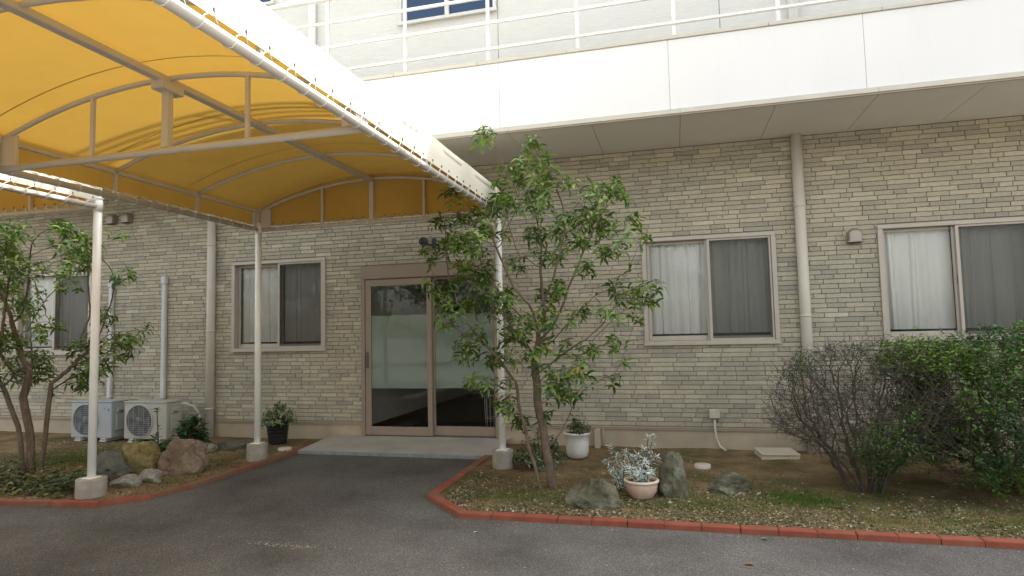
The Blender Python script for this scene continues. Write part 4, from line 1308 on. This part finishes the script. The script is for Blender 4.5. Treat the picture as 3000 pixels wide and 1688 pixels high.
# terracotta bowl with silver plant
tc = (-0.34, -2.37)
root = thing('potted_plant', 'round terracotta pot with silvery spiky-leaved plant between two rocks', 'potted plant')
b = MB(); b.lathe([(0, .026), (.085, .026), (.10, .045), (.128, .09), (.137, .13), (.136, .158), (.132, .168)], (*tc, 0), 40)
b.build('pot', MAT['terracotta'], root)
b = MB(); b.lathe([(.132, .162), (.147, .164), (.154, .173), (.152, .184), (.142, .190), (.130, .186), (.126, .17), (.124, .15)], (*tc, 0), 40); b.build('rim', MAT['terra_rim'], root)
b = MB(); soil_disc(b, tc, .127, .165); b.build('potting_soil', MAT['soil'], root)
SIL = [(0.44, 0.49, 0.46), (0.56, 0.60, 0.57), (0.30, 0.36, 0.33), (0.68, 0.71, 0.68)]
def silver(root, stems, seed, L=.062, w=.011):
    r = random.Random(seed); s = MB(); b = MB()
    for (p0, p1) in stems:
        p0, p1 = Vector(p0), Vector(p1); m = p0.lerp(p1, .5) + Vector((r.gauss(0, .012), r.gauss(0, .012), .01))
        s.tube([p0, p0.lerp(m, .6), m, m.lerp(p1, .6), p1], [.0045, .004, .0035, .003, .002], 5, cap=False)
        ln = (p1 - p0).length; n = int(ln / .022)
        for k in range(n):
            t = (k + 1) / n
            if t < .12: continue
            p = p0.lerp(m, t * 2) if t < .5 else m.lerp(p1, t * 2 - 1)
            rosette(b, p, (p1 - m).normalized(), 4 if t < .95 else 14, L * r.uniform(.7, 1.1), w, r, SIL, (.1, 1.0), .7)
    s.build('stems', MAT['twig_dark'], root); b.build('foliage', MAT['leaf_matte'], root, colors=True)
r = random.Random(2)
silver(root, [((tc[0] + .01, tc[1], .17), (-.27, -2.34, .55)), ((tc[0], tc[1] + .01, .17), (-.36, -2.42, .40)), ((tc[0] + .02, tc[1], .17), (-.29, -2.46, .36)),
              ((tc[0] - .03, tc[1], .17), (-.46, -2.38, .42)), ((tc[0] + .05, tc[1], .17), (-.20, -2.36, .38)), ((tc[0] + .02, tc[1] + .03, .17), (-.25, -2.30, .46)),
              ((tc[0] - .03, tc[1] - .03, .17), (-.42, -2.48, .30)), ((tc[0], tc[1] - .04, .17), (-.34, -2.50, .27)), ((tc[0] + .05, tc[1] - .02, .17), (-.24, -2.47, .27)),
              ((tc[0], tc[1] - .01, .17), (-.31, -2.40, .45)), ((-.33, -2.36, .17), (-.22, -2.33, .56)), ((-.36, -2.36, .17), (-.40, -2.35, .36))], 21)
root = thing('silver_plant', 'silvery plant growing from the soil left of the terracotta pot', 'plant')
silver(root, [((-.53, -2.10, .02), (-.62, -2.15, .42)), ((-.54, -2.12, .02), (-.56, -2.18, .36)), ((-.52, -2.1, .02), (-.50, -2.12, .38)), ((-.55, -2.13, .02), (-.66, -2.18, .30)),
              ((-.52, -2.13, .02), (-.50, -2.22, .26)), ((-.54, -2.14, .02), (-.60, -2.24, .22)), ((-.5, -2.1, .02), (-.43, -2.1, .33)), ((-.53, -2.1, .02), (-.58, -2.1, .30))], 22)

# tall white glazed pot
wc = (-1.15, -0.76)
root = thing('potted_plant', 'tall white glazed pot with low leafy plant against the wall', 'potted plant')
b = MB(); b.lathe([(0, .026), (.085, .026), (.115, .05), (.130, .10), (.134, .2), (.135, .285), (.150, .292), (.158, .305), (.156, .318), (.146, .322), (.134, .316), (.128, .28)], (*wc, 0), 40)
b.build('pot', MAT['white_glaze'], root)
b = MB(); soil_disc(b, wc, .130, .30); b.build('potting_soil', MAT['soil'], root)
def bushy(root, c, z0, rad, h, n, L, cols, seed, w=.5, lean=(0, 0), drop=0):
    r = random.Random(seed); b = MB(); s = MB()
    for k in range(n):
        a = r.uniform(0, 6.28); q = math.sqrt(r.random()) * rad
        top = Vector((c[0] + q * math.cos(a) + lean[0] * r.random(), c[1] + q * math.sin(a) + lean[1], z0 + h * (1 - .6 * (q / rad) ** 2) * r.uniform(.45, 1) - (drop if q > rad * .8 else 0)))
        b0 = Vector((c[0] + q * .3 * math.cos(a), c[1] + q * .3 * math.sin(a), z0))
        s.tube([b0, b0.lerp(top, .5) + Vector((0, 0, .02)), top], [.004, .003, .002], 4, cap=False)
        rosette(b, top, (top - b0 + Vector((0, 0, .05))).normalized(), r.choice((5, 6, 7, 8)), L, L * w, r, cols, (.3, 1.2), .6)
    s.build('stems', MAT['twig_dark'], root); b.build('foliage', MAT['leaf'], root, colors=True)
bushy(root, wc, .31, .15, .15, 38, .045, [(0.04, 0.07, 0.02), (0.06, 0.10, 0.03), (0.10, 0.07, 0.03), (0.05, 0.09, 0.035)], 5, lean=(.06, 0))
# black pot
bc = (-5.37, -0.40)
root = thing('potted_plant', 'black plastic pot with variegated leaves behind the canopy post', 'potted plant')
b = MB(); b.lathe([(0, .026), (.115, .026), (.122, .06), (.150, .32), (.160, .325), (.165, .35), (.152, .352), (.146, .33)], (*bc, 0), 36)
for z in (.10, .15, .20, .25): b.lathe([(.128 + (z - .06) * .11, z), (.133 + (z - .06) * .11, z + .004), (.128 + (z - .05) * .11, z + .008)], (*bc, 0), 36)
b.build('pot', MAT['black_plastic'], root)
b = MB(); soil_disc(b, bc, .146, .335); b.build('potting_soil', MAT['soil'], root)
VAR = [(0.06, 0.12, 0.03), (0.12, 0.19, 0.05), (0.30, 0.33, 0.17), (0.05, 0.10, 0.03), (0.16, 0.22, 0.08)]
bushy(root, (bc[0] - .04, bc[1]), .33, .25, .25, 60, .062, VAR, 6, .42, lean=(.10, 0), drop=.08)

# small plants
def small_plant(label, c, rad, h, n, L, cols, seed, w=.45, group='small plants in the beds', z0=.02):
    root = thing('small_plant', label, 'plant', group=group); bushy(root, c, z0, rad, h, n, L, cols, seed, w, drop=.05); return root
small_plant('variegated low shrub behind the trunk of the right tree', (-1.48, -1.30), .30, .42, 90, .055, [(0.05, 0.085, 0.03), (0.18, 0.22, 0.13), (0.04, 0.07, 0.025), (0.07, 0.11, 0.04)], 31)
small_plant('glossy green plant beside the brown rock at the left wall', (-6.30, -0.95), .24, .46, 52, .10, [(0.03, 0.10, 0.025), (0.05, 0.14, 0.035), (0.025, 0.08, 0.03)], 32, .55)
small_plant('broad green leaves growing over the mossy square rock', (-6.35, -1.55), .30, .30, 34, .09, [(0.03, 0.09, 0.025), (0.045, 0.12, 0.03)], 33, .5)
root = thing('small_plant', 'single upright stem with a leaf tuft before the cream unit', 'plant', group='small plants in the beds')
b = MB(); b.tube([(-6.30, -1.5, .02), (-6.31, -1.5, .35), (-6.33, -1.5, .60)], [.009, .008, .006], 6); b.build('stems', MAT['bark'], root)
b = MB(); r = random.Random(4)
rosette(b, (-6.33, -1.5, .62), Vector((0, 0, 1)), 11, .085, .04, r, [(0.05, 0.12, 0.03), (0.08, 0.15, 0.04)], (.4, 1.1), .6)
rosette(b, (-6.30, -1.5, .42), Vector((0, 0, 1)), 5, .06, .03, r, [(0.05, 0.12, 0.03)], (.4, 1.1), .6)
b.build('foliage', MAT['leaf'], root, colors=True)
small_plant('low variegated tuft between the post and the mossy rocks', (-6.30, -2.05), .20, .20, 30, .05, VAR, 35)

# ivy-like ground cover on the left
r = random.Random(12); b = MB()
for k in range(2600):
    x = r.uniform(-8.6, -5.62); y = r.uniform(-3.32, -2.55)
    if y > -2.7 - .25 * noise.noise(Vector((x * 2, 0, 0))) and r.random() < .6: continue
    if (x + 5.46) ** 2 + (y + 3.16) ** 2 < .04: continue
    h = .05 + .15 * max(0, noise.noise(Vector((x * 3, y * 3, 5))) + .45) * min(1, (y + 3.4) / .2)
    z = r.uniform(.03, .03 + h)
    c = r.choice([(0.035, 0.06, 0.02), (0.05, 0.085, 0.03), (0.20, 0.19, 0.08), (0.03, 0.05, 0.02), (0.09, 0.12, 0.07), (0.13, 0.12, 0.05)])
    j = r.uniform(.7, 1.3)
    d = Vector((r.gauss(0, 1), r.gauss(0, 1) - .4, r.uniform(-.2, .6)))
    leaf(b, (x, y, z), d, Vector((r.gauss(0, .3), r.gauss(0, .3), 1)), r.uniform(.035, .075), r.uniform(.03, .055), r.uniform(.1, .9), tuple(v * j for v in c), .12, 2)
tag(b.build('ground_cover', MAT['leaf_matte'], colors=True), 'dark and yellowish ivy-like ground cover along the left kerb', 'ground cover', kind='stuff')

# ------------------------------------------------------------------ rocks
def rock(label, c, s, mat, seed, cuts=(), rough=.16, rot=0, sub=5):
    r = random.Random(seed); bm = bmesh.new()
    bmesh.ops.create_icosphere(bm, subdivisions=sub, radius=1)
    planes = [(Vector((r.gauss(0, 1), r.gauss(0, 1), r.gauss(0, .8))).normalized(), r.uniform(.62, .9)) for _ in range(9)]
    planes += [(Vector(n).normalized(), d) for n, d in cuts]
    off = Vector((seed * 3.1, seed * 1.7, 0)); Rm = Matrix.Rotation(rot, 3, 'Z')
    for v in bm.verts:
        p = v.co.copy()
        for n, d in planes:
            k = p.dot(n)
            if k > d: p -= n * (k - d) * .97
        m = noise.fractal(p * 1.6 + off, 0.8, 2.1, 6)
        m2 = noise.ridged_multi_fractal(p * 2.1 + off, .8, 2.2, 6, 1.0, 2.0)
        cell = noise.cell_vector((p + off) * 2.4)
        p += (Vector(cell) - Vector((.5, .5, .5))) * .05 * rough / .14
        p *= 1 + rough * m + (m2 - 1) * .075
        p = Rm @ Vector((p.x * s[0], p.y * s[1], p.z * s[2]))
        v.co = p
    me = bpy.data.meshes.new('rock'); 
    zmin = min(v.co.z for v in bm.verts)
    for v in bm.verts: v.co += Vector((c[0], c[1], c[2]))
    bm.to_mesh(me); bm.free(); me.materials.append(MAT[mat])
    for p in me.polygons: p.use_smooth = True
    o = bpy.data.objects.new('rock', me); COL.objects.link(o)
    tag(o, label, 'rock', 'garden rocks in the beds'); return o
rock('grey-green slanted rock with a cleft left of the terracotta pot', (-.72, -2.66, .085), (.235, .19, .165), 'rock_green', 3, [((-.7, -.3, .75), .55), ((.75, -.2, .6), .72)], .14, .1)
rock('tall upright green rock right behind the terracotta pot', (-.08, -2.24, .15), (.155, .14, .27), 'rock_green', 6, [((.8, -.3, .45), .62), ((-.85, -.2, .25), .66)], .16, -.2)
rock('low mossy rock right of the tall upright rock', (.40, -1.98, .075), (.20, .15, .11), 'rock_green', 9, [((0, 0, 1), .7)], .15, .3)
rock('smooth blue-grey rounded rock just right of the near-left post', (-5.88, -2.54, .11), (.23, .17, .22), 'rock_blue', 12, [((0, 0, 1), .85)], .06, .2)
rock('square-topped ochre mossy rock in the left rock row', (-5.78, -2.30, .15), (.25, .19, .27), 'rock_ochre', 15, [((0, 0, 1), .74), ((1, -.1, 0), .72), ((-1, 0, .2), .8)], .08, .1)
rock('large brown craggy boulder, rightmost of the left rock row', (-5.40, -2.10, .16), (.29, .24, .29), 'rock_brown', 18, [((-.7, -.3, .5), .62), ((.8, -.2, .45), .62), ((0, -1, .2), .7)], .20, 0)
rock('small pale stone lying before the rocks by the near-left post', (-5.45, -2.78, .06), (.145, .10, .085), 'rock_pale', 21, (), .10, .4)
rock('small grey-brown stone behind the pale stone', (-5.37, -2.56, .06), (.15, .11, .085), 'rock_pale', 24, (), .08, -.2)
rock('flat dark stone lying at the foot of the wall left of the black pot', (-5.75, -.80, .05), (.25, .17, .085), 'rock_blue', 27, [((0, 0, 1), .7)], .08, .1)
rock('pale rubble stone beside the left downpipe', (-6.03, -1.05, .05), (.17, .12, .10), 'rock_pale', 30, (), .15, .5)
rock('small pinkish stone lying right of the left downpipe', (-6.25, -.75, .04), (.12, .09, .08), 'rock_brown', 33, (), .12, .5)

# flat discs and the drain cover
def disc(c, r_, label):
    b = MB(); b.lathe([(0, .052), (r_ * .93, .052), (r_, .046), (r_, .0)], (*c, 0), 32); o = b.build('round_cover', MAT['disc_white']); tag(o, label, 'cover', 'round pale covers in the soil')
disc((.22, -1.03), .085, 'round pale round cover in the soil under the right window')
disc((-4.98, -0.80), .085, 'round pale round cover beside the left kerb near the slab')
b = MB(); Rm = Matrix.Rotation(.10, 3, 'Z')
b.box(-.20, .20, -.19, .19, .0, .045, 0, .004); b.box(-.205, .205, -.195, .195, .052, .072, 0, .005); b.box(-.15, .15, -.14, .14, .0722, .076, 0, .002)
for k in range(5): b.box(-.16 + k * .08, -.12 + k * .08, -.197, -.19, .0455, .0515)
b.v = [tuple(Rm @ Vector(p) + Vector((1.05, -.33, .01))) for p in b.v]
tag(b.build('inspection_cover', MAT['cover_beige']), 'square beige inspection cover on the soil near the right downpipe', 'cover')
b = MB(); b.box(-1.03, -.96, -.14, -.03, .01, .25, 0, .005); b.tube([(-.93, -.06, .01), (-.93, -.06, .25)], .010, 8)
tag(b.build('water_tap_post', MAT['foundation']), 'small beige stub box beside the white pot at the wall', 'stub box')

# ------------------------------------------------------------------ litter, moss and crumbs
def in_right(x, y): return inside([(-2.15, -.05), (-2.15, -2.56), (-1.72, -3.01), (.4, -3.01), (4.5, -2.99), (4.5, -.05)], x, y)
def in_left(x, y): return inside([(-9.5, -.1), (-9.5, -3.5), (-6.1, -3.40), (-5.16, -3.3), (-4.93, -3.0), (-4.84, -2.5), (-4.84, -.1)], x, y)
r = random.Random(77); b = MB(); n = 0
PALE = [(0.34, 0.30, 0.20), (0.24, 0.20, 0.12), (0.19, 0.14, 0.08), (0.44, 0.40, 0.30), (0.12, 0.085, 0.05), (0.17, 0.16, 0.07), (0.11, 0.13, 0.045), (0.14, 0.10, 0.055), (0.24, 0.17, 0.10)]
while n < 42000:
    if r.random() < .74: x, y = r.uniform(-2.1, 4.3), -3.0 + abs(r.gauss(0, .75))
    else: x, y = r.uniform(-9, -4.86), r.uniform(-3.45, -.4)
    if y > -.25: continue
    ir = in_right(x, y)
    if not (ir or in_left(x, y)): continue
    if ir and y > -1.9 and r.random() < .5: continue
    if r.random() < .85 * max(0, min(1, .5 - 2.2 * noise.noise(Vector((x * 2.3, y * 3.1, 7))))) and y > -2.85: continue
    if x > .9 and r.random() < .45: continue
    c = r.choice(PALE); j = r.uniform(.6, 1.2); s = .0045 + .0125 * r.random() ** 2.2 * (1 if r.random() > .03 else 2)
    z = soil_z(x, y) + r.uniform(.001, .009); a = r.uniform(0, 6.28); ca, sa = math.cos(a) * s, math.sin(a) * s; k = r.uniform(.35, .8)
    tz = [r.uniform(-.5, .5) * s for _ in range(4)]
    b.col = tuple(v * j for v in c)
    b.add([(x - ca, y - sa, z + tz[0]), (x + sa * k, y - ca * k, z + tz[1]), (x + ca, y + sa, z + tz[2]), (x - sa * k, y + ca * k, z + tz[3])], [(0, 1, 2, 3)]); n += 1
tag(b.build('leaf_litter', MAT['litter'], colors=True), 'pale leaf litter and chips strewn over both beds', 'litter', kind='stuff')

b = MB(); n = 0
patches = [(.98, -2.22, .36, .22, 2600), (.45, -2.5, .5, .25, 500), (-1.3, -2.55, .7, .30, 1500), (-.1, -2.62, .5, .2, 700), (2.0, -2.7, .9, .22, 800), (-7.4, -1.7, 1.3, .7, 7500), (-5.3, -2.5, .5, .4, 700), (.8, -1.6, .5, .3, 500), (-.3, -1.5, .8, .4, 500), (.3, -2.4, 2.6, .6, 6500), (2.6, -2.7, 1.4, .3, 2500), (-5.6, -1.8, .7, 1.0, 1500)]
for (cx, cy, sx_, sy_, m) in patches:
    for _ in range(m):
        x, y = r.gauss(cx, sx_ * .5), r.gauss(cy, sy_ * .5)
        if not (in_right(x, y) or in_left(x, y)): continue
        z = soil_z(x, y); h = r.uniform(.012, .030); a = r.uniform(0, 3.14); w = r.uniform(.0015, .003)
        b.col = tuple(v * r.uniform(.7, 1.3) for v in r.choice([(0.06, 0.13, 0.015), (0.09, 0.17, 0.02), (0.08, 0.11, 0.02)]))
        dx, dy = math.cos(a) * w, math.sin(a) * w; lx, ly = r.gauss(0, .009), r.gauss(0, .009)
        b.add([(x - dx, y - dy, z), (x + dx, y + dy, z), (x + lx, y + ly, z + h)], [(0, 1, 2)])
tag(b.build('grass_moss', MAT['leaf_matte'], colors=True), 'thin green grass and moss patches in the beds', 'grass', kind='stuff')

b = MB()
for k in range(420):
    if k < 150: x, y = r.gauss(-2.75, .22), -3.98 + r.gauss(0, .03) 
    elif k < 260: x, y = r.uniform(-2.2, 3), -3.16 - abs(r.gauss(0, .05))
    else: x, y = r.uniform(-6, 2.5), r.uniform(-5.3, -3.5)
    s = r.uniform(.0015, .0045); b.col = tuple([v * r.uniform(.6, 1) for v in r.choice([(.5, .48, .44), (.35, .3, .2), (.45, .4, .3)])])
    b.add([(x - s, y - s, .001), (x + s, y - s, .001), (x + s, y + s, .001), (x - s, y + s, .001), (x + r.uniform(-s, s) * .4, y, .001 + s * .8)], [(0, 1, 4), (1, 2, 4), (2, 3, 4), (3, 0, 4)])
tag(b.build('asphalt_grit', MAT['litter'], colors=True), 'pale grit and crumbs scattered on the asphalt', 'grit', kind='stuff')
def fallen(x, y, a, L, col, label):
    b = MB(); leaf(b, (x, y, .004), Vector((math.cos(a), math.sin(a), .12)), Vector((0, 0, 1)), L, L * .45, .5, col, .5, 3)
    tag(b.build('fallen_leaf', MAT['litter'], colors=True), label, 'leaf', 'fallen leaves on the asphalt')
fallen(.36, -3.74, .2, .07, (.22, .12, .06), 'brown curled leaf on the asphalt at the lower right')
fallen(-1.52, -3.47, .8, .045, (.5, .46, .38), 'small pale leaf on the asphalt below the kerb corner')
fallen(.52, -3.22, .1, .06, (.28, .18, .10), 'tan leaf lying against the front of the right kerb')

# trees behind the camera that the panes mirror
def yard_tree(x, y, h, rad, seed, label):
    r = random.Random(seed); root = thing('yard_tree', label, 'tree', group='trees across the yard')
    b = MB(); b.tube([(x, y, 0), (x + .1, y, h * .35), (x, y + .1, h * .7)], [.16, .12, .05], 10)
    for k in range(9):
        a = k * 2.4; b.tube([(x, y, h * (.25 + .04 * k)), (x + math.cos(a) * rad * .7, y + math.sin(a) * rad * .7, h * (.45 + .045 * k))], [.06, .015], 6)
    b.build('trunk', MAT['bark'], root); b = MB()
    cl = [(x + r.gauss(0, rad * .45), y + r.gauss(0, rad * .45), h * r.uniform(.2, .98), r.uniform(.35, .7)) for _ in range(60)]
    for _ in range(5200):
        c = r.choice(cl); p = Vector((c[0] + r.gauss(0, c[3] * .6), c[1] + r.gauss(0, c[3] * .6), max(.2, c[2] + r.gauss(0, c[3] * .5))))
        leaf(b, p, Vector((r.gauss(0, 1), r.gauss(0, 1), r.gauss(0, .6))), Vector((0, 0, 1)), .20, .12, .4, tuple(v * r.uniform(.7, 1.3) for v in (.06, .11, .025)), .1, 2)
    b.build('foliage', MAT['leaf'], root, colors=True)
yard_tree(-14, -17.5, 6.0, 2.3, 1, 'broad tree across the yard mirrored in the left door pane')
yard_tree(-5.0, -20, 6.0, 2.2, 2, 'tallest tree across the yard facing the entrance')
yard_tree(-9.8, -19, 5.4, 2.2, 5, 'tree across the yard in line with the side canopy')
yard_tree(-18.5, -16.5, 6.2, 2.4, 6, 'tree at the far left end of the yard')
yard_tree(-0.5, -19.5, 5.2, 2.1, 3, 'round tree across the yard behind the viewer')
yard_tree(4.5, -20, 5.8, 2.2, 4, 'tree across the yard facing the right windows')
